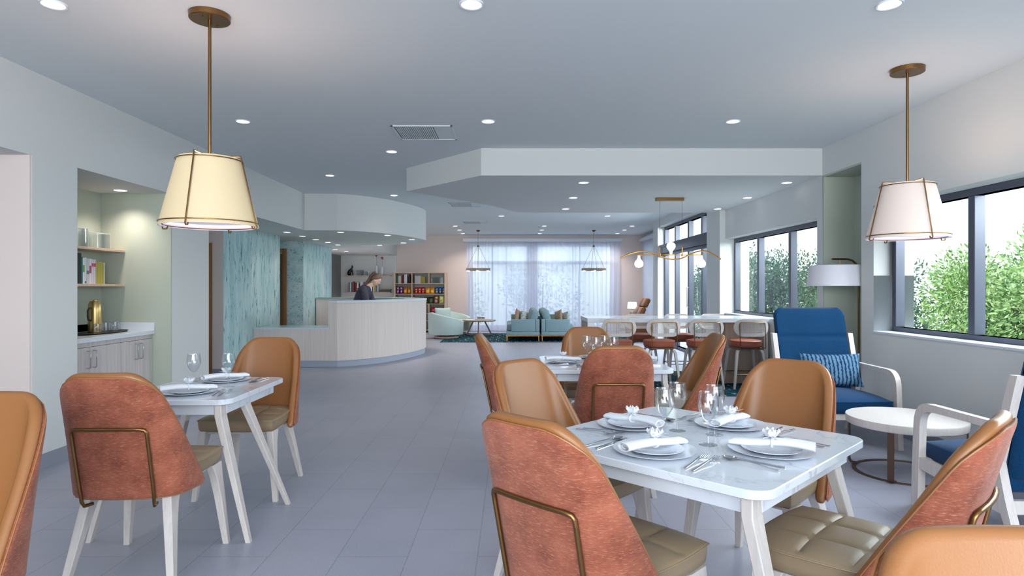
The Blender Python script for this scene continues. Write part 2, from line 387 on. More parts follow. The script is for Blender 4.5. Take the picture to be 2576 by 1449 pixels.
def window(name, fixed, a0, a1, z0, z1, mull, axis='x', depth=0.09, fw=0.06, bars=(), fm=None):
    b = MB(); g = MB()
    def q(b, a, c, zz0, zz1, d0=0, d1=depth, bev=0.004):
        if axis == 'x': b.box(fixed + d0, fixed + d1, a, c, zz0, zz1, bev, 1)
        else: b.box(a, c, fixed + d0, fixed + d1, zz0, zz1, bev, 1)
    q(b, a0, a1, z0, z0 + fw); q(b, a0, a1, z1 - fw, z1); q(b, a0, a0 + fw, z0 + fw, z1 - fw); q(b, a1 - fw, a1, z0 + fw, z1 - fw)
    for c, wd in mull: q(b, c - wd / 2, c + wd / 2, z0 + fw, z1 - fw)
    for c, wd in bars: q(b, a0 + fw, a1 - fw, c - wd / 2, c + wd / 2)
    o = struct(b.build(name, fm or M['frame']))
    dd = fixed + depth * 0.5; A0, A1, Z0, Z1 = a0 + fw * 0.5, a1 - fw * 0.5, z0 + fw * 0.5, z1 - fw * 0.5
    g.raw([(dd, A0, Z0), (dd, A1, Z0), (dd, A1, Z1), (dd, A0, Z1)] if axis == 'x' else [(A0, dd, Z0), (A1, dd, Z0), (A1, dd, Z1), (A0, dd, Z1)], [(0, 1, 2, 3)])
    g.build('pane', M['pane'], o); return o
window('window_1', 3.735, 1.5, 6.16, SILL, HEAD, [(5.1, 0.075), (3.9, 0.075), (2.7, 0.075)])
window('window_2', 3.70, 7.30, 10.43, SILL, HEAD, [(9.42, 0.07), (8.35, 0.07)])
# glazed entrance: transom, header, doors
d = window('door_3', 3.62, 11.13, 14.84, 0, 2.77, [(11.94, 0.08), (12.85, 0.11), (13.88, 0.10)], bars=[], depth=0.1)
b = MB(); b.box(3.50, 3.62, 11.16, 14.84, 2.14, 2.345, 0.006); b.box(3.54, 3.62, 11.16, 14.84, 2.08, 2.14, 0.004); b.build('header', M['frame'], d)
b = MB(); b.tube([(3.60, 12.75, 0.95), (3.57, 12.75, 0.95), (3.57, 12.75, 1.35), (3.60, 12.75, 1.35)], 0.012); b.build('door_handle', M['steel'], d)
# window behind the side curtain and the big back window
window('window_3', 4.12, 16.2, 18.9, 0.3, 2.7, [(17.55, 0.08)])
wallbox('wall_back', M['wall_pink'], [(-5.4, -1.234, 19.3, 19.6, 0, H), (3.115, 4.3, 19.3, 19.6, 0, H), (-1.234, 3.115, 19.3, 19.6, 2.667, H), (-1.234, 3.115, 19.3, 19.6, 0, 0.12)])
window('window_4', 19.36, -1.234, 3.115, 0.12, 2.667, [(-0.58, 0.06), (-0.15, 0.05), (0.65, 0.34), (1.9, 0.05), (2.1, 0.05)], axis='y', bars=[(2.11, 0.10)], fm=M['quartz'])
# left side
wallbox('wall_left', M['wall'], [(-8.2, -8.0, -3.2, 4.6, 0, SOF), (-4.4, -3.51, 4.60, 5.08, 0, SOF), (-4.4, -4.235, 5.08, 6.5, 0, SOF), (-4.4, -3.51, 6.50, 7.29, 0, SOF), (-5.0, -4.4, 7.1, 7.29, 0, SOF)])
wallbox('wall_recess', M['wall_pink'], [(-8.0, -3.512, 4.58, 4.602, 0, SOF)])  # thin skin on the pier front, lamp light tinted into its colour
wallbox('wall_pantry', M['wall_green'], [(-4.236, -4.23, 5.08, 6.48, 0, SOF), (-4.236, -3.511, 6.48, 6.502, 0, SOF), (-4.23, -3.512, 5.078, 5.086, 0, SOF)])
wallbox('wall_corridor', M['wall_pink'], [(-4.56, -4.392, 9.580, 9.72, 0, SOF), (-7.0, -4.56, 9.59, 9.72, 2.03, SOF), (-7.0, -6.9, 7.29, 9.59, 0, SOF)])
b = MB(); b.box(-4.62, -4.56, 9.56, 9.73, 0, 2.03, 0.004); b.box(-5.6, -4.62, 9.56, 9.73, 1.97, 2.03, 0.004); b.box(-5.66, -5.6, 9.56, 9.73, 0, 2.03, 0.004)
d = struct(b.build('door_1', M['door_wood'])); b = MB(); b.box(-5.59, -4.63, 9.62, 9.66, 0.01, 1.965, 0.003); b.build('door_leaf', M['door_wood'], d)
wallbox('wall_teal', M['teal_side'], [(-4.52, -4.39, 9.584, 11.92, 0, SOF), (-4.52, -4.39, 13.27, 15.35, 0, SOF)])
wallbox('wall_doorway', M['teal_front'], [(-4.73, -4.392, 13.26, 13.40, 0, SOF), (-6.4, -4.73, 13.26, 13.40, 2.17, SOF), (-6.4, -6.3, 11.8, 13.26, 0, SOF), (-6.4, -4.52, 11.8, 11.92, 0, SOF)])
b = MB(); b.box(-4.82, -4.73, 13.22, 13.41, 0, 2.17, 0.004); b.box(-5.8, -4.82, 13.22, 13.41, 2.08, 2.17, 0.004); b.box(-5.89, -5.8, 13.22, 13.41, 0, 2.17, 0.004)
d = struct(b.build('door_2', M['door_wood'])); b = MB(); b.box(-5.79, -4.83, 13.30, 13.35, 0.01, 2.07, 0.003); b.build('door_leaf', M['door_wood'], d)
wallbox('wall_office', M['wall'], [(-5.42, -5.22, 15.2, 19.3, 0, SOF), (-5.3, -4.52, 15.2, 15.34, 0, SOF), (-5.22, -3.515, 19.26, 19.30, 0, SOF)])
# unseen front behind the viewer, its glazing added to let in sky fill
wallbox('wall_front', M['wall'], [(-8.2, -3.2, -3.4, -3.2, 0, H), (3.4, XO, -3.4, -3.2, 0, H), (-3.2, 3.4, -3.4, -3.2, 2.75, H)])
window('front_fill_window', -3.35, -3.2, 3.4, 0, 2.75, [(-1.6, 0.08), (0, 0.08), (1.7, 0.08)], axis='y')
# baseboards
wallbox('baseboard_left', M['trim'], [(-3.522, -3.498, 4.60, 5.08, 0, 0.11), (-3.522, -3.498, 6.5, 7.29, 0, 0.11), (-8.0, -3.51, 4.566, 4.582, 0, 0.11), (-4.56, -4.40, 9.575, 9.592, 0, 0.11)])
wallbox('baseboard_right', M['trim'], [(XR - 0.012, XR + 0.002, -3, 6.375, 0, 0.11), (XR - 0.012, XR + 0.002, 7.17, 10.43, 0, 0.11)])
wallbox('baseboard_back', M['trim'], [(-5.2, -1.25, 19.285, 19.305, 0, 0.11), (3.1, 4.08, 19.285, 19.305, 0, 0.11)])

# ---------------------------------------------------------------- rugs
o = MB().box(-1.75, 3.98, 15.4, 18.35, 0.0, 0.012, 0.003, 1).build('area_rug', M['rug']); tag(o, 'dark teal patterned rug under the sofas by the back window', 'rug')
o = MB().box(1.0, 3.5, 7.8, 10.1, 0.0, 0.010, 0.003, 1).build('area_rug', M['rug']); tag(o, 'dark teal patterned rug under the long white bar table', 'rug')

# ---------------------------------------------------------------- ceiling fittings
proto_dl = None; dl_parts = []
def downlight(px, yy, z, label, group, lamp=0):
    global proto_dl
    X, Y = at(px, yy, z)
    if proto_dl is None:
        t = thing('ceiling_light', label, 'ceiling light', (X, Y, z), 0, group)
        b = MB(); b.lathe([(0.058, 0.0), (0.058, -0.006), (0.068, -0.008), (0.071, -0.003), (0.071, 0.0)], seg=28); dl_parts.append(b.build('trim_ring', M['quartz'], t))
        b = MB(); b.lathe([(0.0, -0.009), (0.050, -0.008), (0.0575, -0.0055), (0.0575, -0.001), (0, -0.001)], seg=28); dl_parts.append(b.build('diffuser', M['led'], t))
        proto_dl = t
        t = proto_dl
    else:
        t = proto_dl.copy(); COL.objects.link(t); t.location = (X, Y, z); t['label'] = label
        if group: t['group'] = group
        elif 'group' in t: del t['group']
        for ch in dl_parts:
            c_ = ch.copy(); COL.objects.link(c_); c_.parent = t
    if lamp:
        d = bpy.data.lights.new('light_source', 'SPOT'); d.energy = lamp; d.color = (1.0, 0.86, 0.74); d.spot_size = R(125); d.spot_blend = 1.0; d.shadow_soft_size = 0.05
        l = bpy.data.objects.new('light_source', d); COL.objects.link(l); l.parent = t; l.location = (0, 0, -0.02)
G1 = 'round recessed lights in the main ceiling'
for px, yy, s in ((134, 10, 'top left corner of the view'), (1186, 10, 'top centre of the view'), (2238, 10, 'top right corner of the view'),
                  (611, 305, 'just right of the left pendant rod'), (1228, 305, 'right of the nearest ceiling vent'), (1844, 305, 'over the right dining table, left of the right pendant'),
                  (985, 381, 'below left of the nearest ceiling vent'), (830, 441, 'in front of the curved reception soffit'), (991, 491, 'beside the top of the curved reception soffit'),
                  (1261, 543, 'left one of the pair behind the dropped ceiling'), (1528, 543, 'right one of the pair behind the dropped ceiling'),
                  (1145, 568, 'left one of the nearest lounge row'), (1369, 568, 'middle one of the nearest lounge row'), (1590, 568, 'right one of the nearest lounge row'),
                  (1156, 578, 'left one of the middle lounge row'), (1363, 578, 'middle one of the middle lounge row'), (1571, 578, 'right one of the middle lounge row'),
                  (1164, 587, 'left one of the row nearest the curtain'), (1358, 587, 'middle one of the row nearest the curtain'), (1553, 587, 'right one of the row nearest the curtain')):
    downlight(px, yy, H, 'recessed light in the high ceiling, ' + s, G1, (50 if px < 1200 else (28 if px < 1400 else 60)) if yy > 560 else (3 if px in (991, 830) else (30 if yy > 540 else 12)))
for k, (px, yy) in enumerate(((1468, 459), (1979, 459), (1442, 497), (1880, 497), (1423, 525), (1805, 525))):
    downlight(px, yy, LOW, 'round recessed light in the dropped ceiling, %s of the %s row' % (('left', 'right')[k % 2], ('front', 'middle', 'back')[k // 2]), 'round lights in the dropped ceiling', 0 if px > 1800 else 12)
names = ['nearest of the row along the teal wall', 'second of the row along the teal wall', 'third of the row along the teal wall', 'fourth of the row along the teal wall', 'fifth of the row along the teal wall',
         'at the flat front end of the curved edge', 'along the middle of the curved front edge', 'nearest the curved tip', 'just behind the curved tip', 'at the rear curve beside the white gable', 'left one above the black cat shelf', 'right one above the black cat shelf']
for (px, yy), s in zip(((722, 583.5), (761, 593.5), (794.5, 602), (824.5, 609), (850, 615.5), (857, 583.5), (975, 591.5), (1036, 602), (1015, 610.5), (955, 616), (843.5, 626.5), (871, 632.5)), names):
    downlight(px, yy, SOF, 'round recessed light under the reception soffit, ' + s, 'round lights under the reception soffit', 130 if yy > 618 else (30 if px > 900 else 8))
downlight(303, 478, SOF, 'round recessed light glowing over the coffee niche shelves', None, 19)

def vent(x0, x1, y0, y1, s):
    t = thing('ceiling_vent', 'square white ceiling vent with slots, ' + s, 'vent', ((x0 + x1) / 2, (y0 + y1) / 2, H), 0, 'square vents in the high ceiling')
    w, d = (x1 - x0) / 2, (y1 - y0) / 2; b = MB()
    for q in ((-w, w, -d, -d + 0.025), (-w, w, d - 0.025, d), (-w, -w + 0.025, -d, d), (w - 0.025, w, -d, d)): b.box(*q, -0.012, 0, 0.002, 1)
    b.box(w * 0.36, w - 0.025, -d + 0.025, d - 0.025, -0.006, 0); b.build('vent_frame', M['ceiling'], t)
    MB().box(-w + 0.025, w * 0.36, -d + 0.025, d - 0.025, -0.002, 0.0).build('duct_backing', plain((96, 100, 116)), t)
    b = MB()
    for k in range(19):
        x = -w + 0.045 + k * (1.36 * w - 0.06) / 18
        b.box(x - 0.0055, x + 0.0055, -d + 0.03, d - 0.03, -0.010, -0.002)
    b.build('louvre', M['ceiling'], t)
vent(-1.185, -0.575, 6.15, 6.73, 'nearest of the three'); vent(-1.185, -0.575, 11.78, 12.40, 'middle of the three'); vent(-1.185, -0.575, 15.08, 15.72, 'farthest of the three')

# ---------------------------------------------------------------- pendants
def pendant(label, X, Y, sm, rz, power):
    t = thing('pendant_lamp', label, 'pendant lamp', (X, Y, H), rz, 'bronze caged cone pendants')
    b = MB(); b.lathe([(0, -0.034), (0.108, -0.034), (0.112, -0.030), (0.112, 0)], seg=40)
    for a in (0.6, 0.6 + PI): b.lathe([(0, -0.040), (0.007, -0.038), (0.007, -0.033)], (0.07 * math.cos(a), 0.07 * math.sin(a), 0), 10)
    b.build('canopy', M['bronze'], t)
    zt, zb, rt, rb = 2.105 - H, 1.711 - H, 0.170, 0.268
    b = MB(); b.lathe([(0.0095, -0.03), (0.0095, zt + 0.02)], seg=12); b.build('rod', M['bronze'], t)
    b = MB(); sh = MB()
    b.lathe([(rb, zb), (rt, zt), (rt - 0.004, zt), (rb - 0.004, zb), (rb, zb)], seg=64); so = b.build('lamp_shade', sm, t, fix=False)
    b = MB(); b.lathe([(rb - 0.006, zb + 0.001), (rt - 0.006, zt - 0.001)], seg=64); b.bm.faces.ensure_lookup_table()
    bmesh.ops.delete(b.bm, geom=[f for f in b.bm.faces if len(f.verts) > 4], context='FACES')
    b.build('shade_lining', M['shade_in'], t)
    b = MB(); b.lathe([(0, zb + 0.030), (rb - 0.022, zb + 0.030), (rb - 0.022, zb + 0.033), (0, zb + 0.033)], seg=48); b.build('diffuser', M['shade_in'], t)
    b = MB()
    for rr, z in ((rb - 0.0005, zb + 0.022), (rt + 0.009, zt - 0.012), (rb - 0.024, zb + 0.006)):
        b.tube([(rr * math.cos(2 * PI * k / 64), rr * math.sin(2 * PI * k / 64), z) for k in range(64)], 0.0032, 8, True)
    for k in range(4):
        a = PI / 4 + k * PI / 2; ca, sa = math.cos(a), math.sin(a)
        b.tube([(0.01 * ca, 0.01 * sa, zt + 0.012), ((rt + 0.010) * ca, (rt + 0.010) * sa, zt + 0.014), ((rt + 0.012) * ca, (rt + 0.012) * sa, zt + 0.004), ((rb + 0.008) * ca, (rb + 0.008) * sa, zb - 0.004),
                ((rb + 0.004) * ca, (rb + 0.004) * sa, zb - 0.013), ((rb - 0.018) * ca, (rb - 0.018) * sa, zb - 0.012), ((rb - 0.024) * ca, (rb - 0.024) * sa, zb + 0.006)], 0.0042, 8)
    b.build('wire_cage', M['bronze'], t)
    d = bpy.data.lights.new('light_source', 'POINT'); d.energy = power; d.color = (1.0, 0.72, 0.48); d.shadow_soft_size = 0.06
    l = bpy.data.objects.new('light_source', d); COL.objects.link(l); l.parent = t; l.location = (0, 0, zt - 0.06)
pendant('bronze rod pendant with glowing cream cone shade over the small table', -1.755, 3.656, M['shade_l'], R(45), 7)
pendant('bronze rod pendant with ivory cone shade in front of the right window', 2.876, 4.56, M['shade_r'], R(45), 5)

# wave chandelier over the bar table
t = thing('chandelier', 'wavy brass bar chandelier with three globe bulbs over the bar table', 'chandelier', (2.27, 9.0, LOW))
MB().box(-0.2, 0.2, -0.045, 0.045, -0.045, 0, 0.003, 1).build('canopy', M['bronze'], t)
b = MB(); zb = 1.819 - LOW
for x in (-0.14, 0.18): b.tube([(x, 0, -0.04), (x, 0, zb)], 0.0022, 6)
b.build('suspension_wire', M['dark_bronze'], t)
b = MB()
for x in (-0.14, 0.18): b.tube([(x, 0, zb - 0.02), (x, 0, zb + 0.11)], 0.006, 8); b.tube([(x, 0, zb - 0.02), (x, 0, zb + 0.02)], 0.012, 8)
b.tube([(-0.46, 0, zb), (0.47, 0, zb)], 0.006, 8); b.build('cross_bar', M['brass'], t)
pts = [(-0.70, zb - 0.045), (-0.56, zb + 0.02), (-0.41, zb + 0.052), (-0.25, zb + 0.03), (-0.10, zb - 0.03), (0.04, zb - 0.062), (0.17, zb - 0.05), (0.30, zb + 0.01), (0.44, zb + 0.056), (0.56, zb + 0.042), (0.74, zb - 0.06)]
sp_ = smooth_path(pts, 5); b = MB(); b.tube([(p.x, 0.015, p.y) for p in sp_], 0.009, 8, flat=(0.011, 0.013)); b.build('wave_arm', M['brass'], t)
for x, sgn in ((-0.44, -1), (0.02, 1), (0.455, -1)):
    b = MB(); b.lathe([(0.016, 0.0), (0.018, 0.028), (0.026, 0.05), (0.048, 0.075), (0.062, 0.105), (0.058, 0.138), (0.038, 0.162), (0, 0.170)], seg=24)
    o = b.build('globe_bulb', M['bulb'], t); o.location = (x, 0, zb + sgn * 0.012)
    if sgn < 0: o.rotation_euler.x = PI
# ring chandeliers in the lounge
def ring_ch(X, lab):
    t = thing('ring_chandelier', lab, 'chandelier', (X, 17.5, H), 0, 'wooden ring chandeliers in the lounge')
    b = MB(); b.lathe([(0, -0.05), (0.035, -0.04), (0.06, 0)], seg=16); b.build('canopy', M['dark_bronze'], t)
    b = MB(); b.tube([(0, 0, -0.04), (0, 0, -0.44)], 0.004, 6); b.lathe([(0.0, -0.47), (0.03, -0.47), (0.03, -0.425), (0, -0.425)], seg=12)
    for k in range(4):
        a = k * PI / 2 + 0.12; b.tube([(0.02 * math.cos(a), 0.02 * math.sin(a), -0.45), (0.31 * math.cos(a), 0.31 * math.sin(a), -1.07)], 0.004, 6)
    b.build('suspension_wire', M['dark_bronze'], t)
    b = MB(); b.lathe([(0.34, -1.13), (0.34, -1.065), (0.30, -1.065), (0.30, -1.13), (0.34, -1.13)], seg=40); b.build('wooden_ring', M['drift'], t, fix=False)
    for k in range(6):
        a = k * PI / 3 + 0.5; b = MB(); b.lathe([(0, -1.15), (0.03, -1.145), (0.032, -1.131)], (0.32 * math.cos(a), 0.32 * math.sin(a), 0), 12); b.build('puck_light', M['led'], t)
ring_ch(-0.92, 'round wooden ring chandelier on wires, left of the two'); ring_ch(2.30, 'round wooden ring chandelier on wires, right of the two')

# ---------------------------------------------------------------- curtains
def curtain(x0, x1, y, z0, z1, amp, per, axis='x', seed=0):
    n = max(8, int(abs(x1 - x0) / 0.012)); rnd = random.Random(seed); ph = [rnd.uniform(0, 6.28) for _ in range(4)]
    def f(u, v):
        a = x0 + (x1 - x0) * u; z = z0 + (z1 - z0) * v; k = 1.0 - 0.35 * v
        dy = amp * k * (math.sin(a / per * 6.283 + ph[0] + 0.5 * math.sin(a * 3.1 + ph[1])) + 0.4 * math.sin(a / per * 14.1 + ph[2]))
        dx = 0.02 * math.sin(z * 2 + a * 7 + ph[3]) * (1 - v)
        return (a + dx, y + dy, z) if axis == 'x' else (y + dy, a + dx, z)
    b = MB(); b.grid(f, n, 14); return b.build('curtain', M['sheer'], ang=180, fix=False)
for k, (x0, x1, per, lab) in enumerate(((-1.36, -0.635, 0.10, 'sheer white curtain panel at the left end of the back window'), (-0.635, 0.50, 0.19, 'sheer white curtain panel left of centre on the back window'),
                             (0.50, 0.96, 0.07, 'bunched sheer curtain at the centre of the back window'), (0.96, 2.04, 0.19, 'sheer white curtain panel right of centre on the back window'), (2.04, 3.32, 0.13, 'sheer white curtain panel at the right end of the back window'))):
    o = curtain(x0, x1, 19.12 + 0.02 * (k % 2), 0.03, 2.74, 0.020, per, seed=k); tag(o, lab, 'curtain', 'sheer curtains on the back window')
o = curtain(16.0, 19.05, 3.98, 0.03, 2.74, 0.02, 0.12, 'y', 9); tag(o, 'sheer white side curtain behind the brown recliner', 'curtain')
o = MB().box(-1.46, 3.36, 19.0, 19.16, 2.735, 2.83, 0.004, 1).build('curtain_valance', M['quartz']); tag(o, 'long white valance box above the back window curtains', 'valance')
o = MB().box(3.90, 4.06, 15.9, 19.1, 2.735, 2.83, 0.004, 1).build('curtain_valance', M['quartz']); tag(o, 'white valance box above the side curtain near the recliner', 'valance')

# ---------------------------------------------------------------- reception counter
def offset_poly(pts, d):
    out = []
    for i, p in enumerate(pts):
        a = Vector(pts[max(i - 1, 0)]); c = Vector(pts[min(i + 1, len(pts) - 1)]); t = (c - a).normalized(); n = Vector((-t.y, t.x))
        out.append((p[0] + n.x * d, p[1] + n.y * d))
    return out
HI, LO = 1.125, 0.668
back_cut = [(-4.385, 14.46)]
outer = [(-3.09, 10.68)] + CV[:] + back_cut
inner = offset_poly(outer, 0.42)
t = thing('reception_desk', 'pale wood curved reception desk with low front counter and stone tops', 'reception desk', (-3.0, 12.0, 0))
def ring(o_, i_, z0, z1): return MB().prism([(x + 3.0, y - 12.0) for x, y in (o_ + i_[::-1])], z0, z1)
toe_o = offset_poly(outer, 0.02); ring(toe_o, inner, 0.0, 0.105).build('plinth', M['toe'], t, ang=25)
ring(outer, offset_poly(outer, 0.40), 0.105, HI - 0.035).build('high_front_panel', M['pale_wood'], t, ang=25)
ring(offset_poly(outer, -0.012), inner, HI - 0.035, HI).build('high_counter_top', M['green_top'], t, ang=25)
e1 = offset_poly(outer, -0.016)[:-12]; e2 = offset_poly(outer, -0.011)[:-12]; ring(e1, e2, HI - 0.037, HI + 0.002).build('counter_edge', M['quartz'], t, ang=25)
MB().box(-1.385, -0.09, -1.30, -0.68, 0.0, 0.105).build('plinth', M['toe'], t)
MB().box(-1.385, -0.09, -1.32, -0.66, 0.105, LO - 0.03, 0.002, 1).build('low_front_panel', M['pale_wood'], t)
MB().box(-1.385, -0.092, -1.315, -0.65, LO - 0.03, LO, 0.002, 1).build('low_counter_top', M['green_top'], t)
MB().box(-1.385, -0.092, -1.332, -1.318, LO - 0.032, LO + 0.001, 0.001, 1).box(-0.104, -0.092, -1.332, -1.318, LO, HI).build('counter_edge', M['quartz'], t)

# ================================================================ dining chairs
def path_xy():
    N = 240; S1 = 0.52; xs, ys = [0.0], [0.0]; x = y = 0
    for i in range(N):
        s_ = (i + 0.5) / N * S1; q = min(max((s_ - 0.105) / 0.235, 0), 1); th = R(6) * min(s_ / 0.1, 1) + R(76) * (q * q * (3 - 2 * q))
        x += math.cos(th) * S1 / N; y += math.sin(th) * S1 / N; xs.append(x); ys.append(y)
    return xs, ys, N, S1
PX, PY, PN, PS = path_xy()
def pxy(s_):
    a = min(abs(s_) / PS * PN, PN - 1e-6); i = int(a); f = a - i
    return math.copysign(PX[i] + (PX[i + 1] - PX[i]) * f, s_), PY[i] + (PY[i + 1] - PY[i]) * f
ZB, ZT = 0.40, 0.985
def S_of(v):
    d = 0.440 - 0.215 * v
    if v > 0.80:
        q = (v - 0.80) / 0.20; d -= 0.120 * (1 - math.sqrt(max(0, 1 - q * q)))
    if v < 0.06: d -= 0.03 * (1 - math.sqrt(max(0, 1 - (1 - v / 0.06) ** 2)))
    return d
def shell(s_, v):
    x, y = pxy(s_); lean = 0.115 * v + 0.03 * v * v
    return Vector((x * (1.0 - 0.085 * v), y - 0.275 - lean, ZB + (ZT - ZB) * v))
def shell_pt(u, v, off, shrink):
    vv = shrink / (ZT - ZB) + v * (1 - 2 * shrink / (ZT - ZB)); s_ = u * max(S_of(v) - shrink, 0.01)
    p = shell(s_, vv); e = 0.004
    ds = shell(s_ + e, vv) - shell(s_ - e, vv); dv = shell(s_, min(vv + e, 1)) - shell(s_, max(vv - e, 0))
    n = dv.cross(ds).normalized()      # pointing forward / inward
    return p + n * off
def shell_slab(layers, nu=34, nv=26):
    b = MB(); vv = [1 - (1 - j / nv) ** 1.0 for j in range(nv + 1)]
    vv = [0.0, 0.012, 0.03, 0.055] + [0.09 + 0.71 * k / 12 for k in range(13)] + [0.825, 0.85, 0.875, 0.90, 0.925, 0.95, 0.965, 0.98, 0.991, 0.9975, 1.0]
    nv = len(vv) - 1
    def G(off, sh): return [[shell_pt(2 * i / nu - 1, vv[j], off, sh) for i in range(nu + 1)] for j in range(nv + 1)]
    def boundary(g): return g[0][:-1] + [g[j][-1] for j in range(nv)] + g[-1][:0:-1] + [g[j][0] for j in range(nv, 0, -1)]
    first, last = G(*layers[0]), G(*layers[-1])
    for g in (first, last):
        vs = [p for row in g for p in row]; b.raw(vs, [(j * (nu + 1) + i, j * (nu + 1) + i + 1, (j + 1) * (nu + 1) + i + 1, (j + 1) * (nu + 1) + i) for j in range(nv) for i in range(nu)])
    loops = [boundary(first)] + [boundary(G(*l)) for l in layers[1:-1]] + [boundary(last)]
    n = len(loops[0])
    for a, c in zip(loops, loops[1:]):
        b.raw(a + c, [(i, (i + 1) % n, n + (i + 1) % n, n + i) for i in range(n)])
    return b, loops
def seat_mb(w0, w1, d, z0, z1, crown, nx, ny, yoff=0.0, k=0.16, N=42, rise=0.012):
    def base(u, v, inset=0.0):
        x = u * math.sqrt(max(0, 1 - k * v * v)); y = v * math.sqrt(max(0, 1 - k * u * u)); w = (w1 + (w0 - w1) * (0.5 + y / 2)) / 2
        return x * (w - inset), y * (d / 2 - inset) + yoff
    def top(i, j):
        u, v = 2 * i / N - 1, 2 * j / N - 1; x, y = base(u, v)
        a = abs(math.sin(PI * nx * (u + 1) / 2)); c = abs(math.sin(PI * ny * (v + 1) / 2))
        edge = min(1, (1 - max(abs(u), abs(v))) / 0.10) if True else 1
        pil = (a ** 0.35) * (c ** 0.35)
        e = (1 - u * u) * (1 - v * v)
        return (x, y, z1 + crown * e ** 0.5 + rise * (pil - 0.6) * min(1, edge) )
    b = MB(); b.raw([top(i, j) for j in range(N + 1) for i in range(N + 1)], [(j * (N + 1) + i, j * (N + 1) + i + 1, (j + 1) * (N + 1) + i + 1, (j + 1) * (N + 1) + i) for j in range(N) for i in range(N)])
    bd = [(2 * i / N - 1, -1) for i in range(N)] + [(1, 2 * i / N - 1) for i in range(N)] + [(1 - 2 * i / N, 1) for i in range(N)] + [(-1, 1 - 2 * i / N) for i in range(N)]
    def lp(z, inset): return [(*base(u, v, inset), z) for u, v in bd]
    def lt(): return [top(round((u + 1) / 2 * N), round((v + 1) / 2 * N)) for u, v in bd]
    loops = [lt(), lp(z1 - 0.004, -0.004), lp(z1 - 0.012, -0.001), lp((z0 + z1) / 2, 0.0), lp(z0 + 0.012, 0.004), lp(z0, 0.018)]
    n = len(bd)
    for a, c in zip(loops, loops[1:]): b.raw(a + c, [(i, (i + 1) % n, n + (i + 1) % n, n + i) for i in range(n)])
    b.raw(loops[-1], [tuple(range(n))])
    return b, [(*base(u, v, -0.005), z1 - 0.006) for u, v in bd]
def leg_mb(secs):      # sections: (x, y, z, half_x, half_y)
    out = []
    for x, y, z, hx, hy in secs:
        c = 0.18 * min(hx, hy); out.append([(x - hx + c, y - hy, z), (x + hx - c, y - hy, z), (x + hx, y - hy + c, z), (x + hx, y + hy - c, z), (x + hx - c, y + hy, z), (x - hx + c, y + hy, z), (x - hx, y + hy - c, z), (x - hx, y - hy + c, z)])
    return MB().loft(out)
def dining_chair():
    t = thing('dining_chair', '', 'chair')
    b, lp = seat_mb(0.515, 0.435, 0.50, 0.437, 0.515, 0.016, 3, 3, 0.015); b.build('seat', M['taupe'], t, ang=50)
    b = MB(); b.tube(lp, 0.0028, 5, True); b.build('seat_piping', M['taupe'], t)
    b, loops = shell_slab([(0.040, 0.020), (0.038, 0.010), (0.030, 0.002), (0.018, 0.0), (0.007, 0.002), (0.002, 0.008), (0.0, 0.014)])
    b.build('backrest_cushion', M['leather'], t, ang=60)
    b, l2 = shell_slab([(0.002, 0.016), (-0.008, 0.012), (-0.013, 0.018), (-0.014, 0.030)]); b.build('backrest_cover', M['rust'], t, ang=60)
    b = MB(); b.tube([p for p in l2[1]][::2], 0.0032, 5, True); b.build('backrest_piping', M['leather'], t)
    b = MB()
    pts = []
    for s_, v, off in ((-0.150, -0.040, 0.03), (-0.152, -0.035, -0.014), (-0.153, 0.0, -0.026), (-0.156, 0.10, -0.026), (-0.162, 0.52, -0.025), (-0.162, 0.555, -0.025), (-0.156, 0.575, -0.025), (-0.138, 0.582, -0.025), (-0.07, 0.585, -0.025), (0, 0.586, -0.025)):
        p = shell(s_, max(v, 0)); q = shell_pt(s_ / S_of(max(v, 0)), max(v, 0), off, 0); q.z = ZB + (ZT - ZB) * v; pts.append(q)
    full = pts + [Vector((-p.x, p.y, p.z)) for p in pts[:-1][::-1]]
    sm = [Vector(p) for p in smooth_path([tuple(p) for p in full], 3)] if False else full
    b.tube(sm, 0.0078, 10); b.build('back_rail', M['bronze'], t, ang=50)
    for s_ in (-1, 1):
        leg_mb([(s_ * 0.215, 0.185, 0.440, 0.022, 0.052), (s_ * 0.222, 0.205, 0.36, 0.021, 0.034), (s_ * 0.232, 0.220, 0.26, 0.020, 0.025), (s_ * 0.258, 0.245, 0.0, 0.015, 0.016)]).build('leg', M['white_wood'], t)
    for s_ in (-1, 1):
        leg_mb([(s_ * 0.175, -0.16, 0.440, 0.022, 0.058), (s_ * 0.185, -0.195, 0.36, 0.021, 0.038), (s_ * 0.200, -0.225, 0.26, 0.020, 0.027), (s_ * 0.238, -0.290, 0.0, 0.015, 0.017)]).build('leg', M['white_wood'], t)
    b = MB(); b.box(-0.20, 0.20, -0.19, 0.2, 0.415, 0.437, 0.003, 1); b.build('seat_frame', M['white_wood'], t)
    return t
PR = {}
T1, T2, T3 = (0.735, 2.50), (0.715, 5.01), (-1.825, 3.76)
GC = 'leather dining chairs with rust fabric backs'
def chair(x, y, rz, lab): return place(PR, 'chair', dining_chair, (x, y, 0), R(rz), lab, GC)
q = 0.6 * 0.7071
chair(T1[0] - q, T1[1] - q, -45, 'big dining chair in the foreground with its rust back and bronze rail towards us')
chair(T1[0] - q, T1[1] + q, -135, 'dining chair left rear of the nearest table, pale sheen on its inner back')
chair(T1[0] + q, T1[1] + q, 135, 'dining chair right rear of the nearest table, in front of the tall blue chair')
chair(T1[0] + q - 0.025, T1[1] - q + 0.015, 45, 'dining chair at the right of the nearest table with tufted taupe seat in full view')
chair(T2[0] - 0.03, T2[1] - 0.66, 0, 'dining chair at the middle marble table, rust back and bronze rail seen straight on')
chair(T2[0] - 0.02, T2[1] + 0.42, 180, 'dining chair at the far side of the middle table, facing us behind the wine glasses')
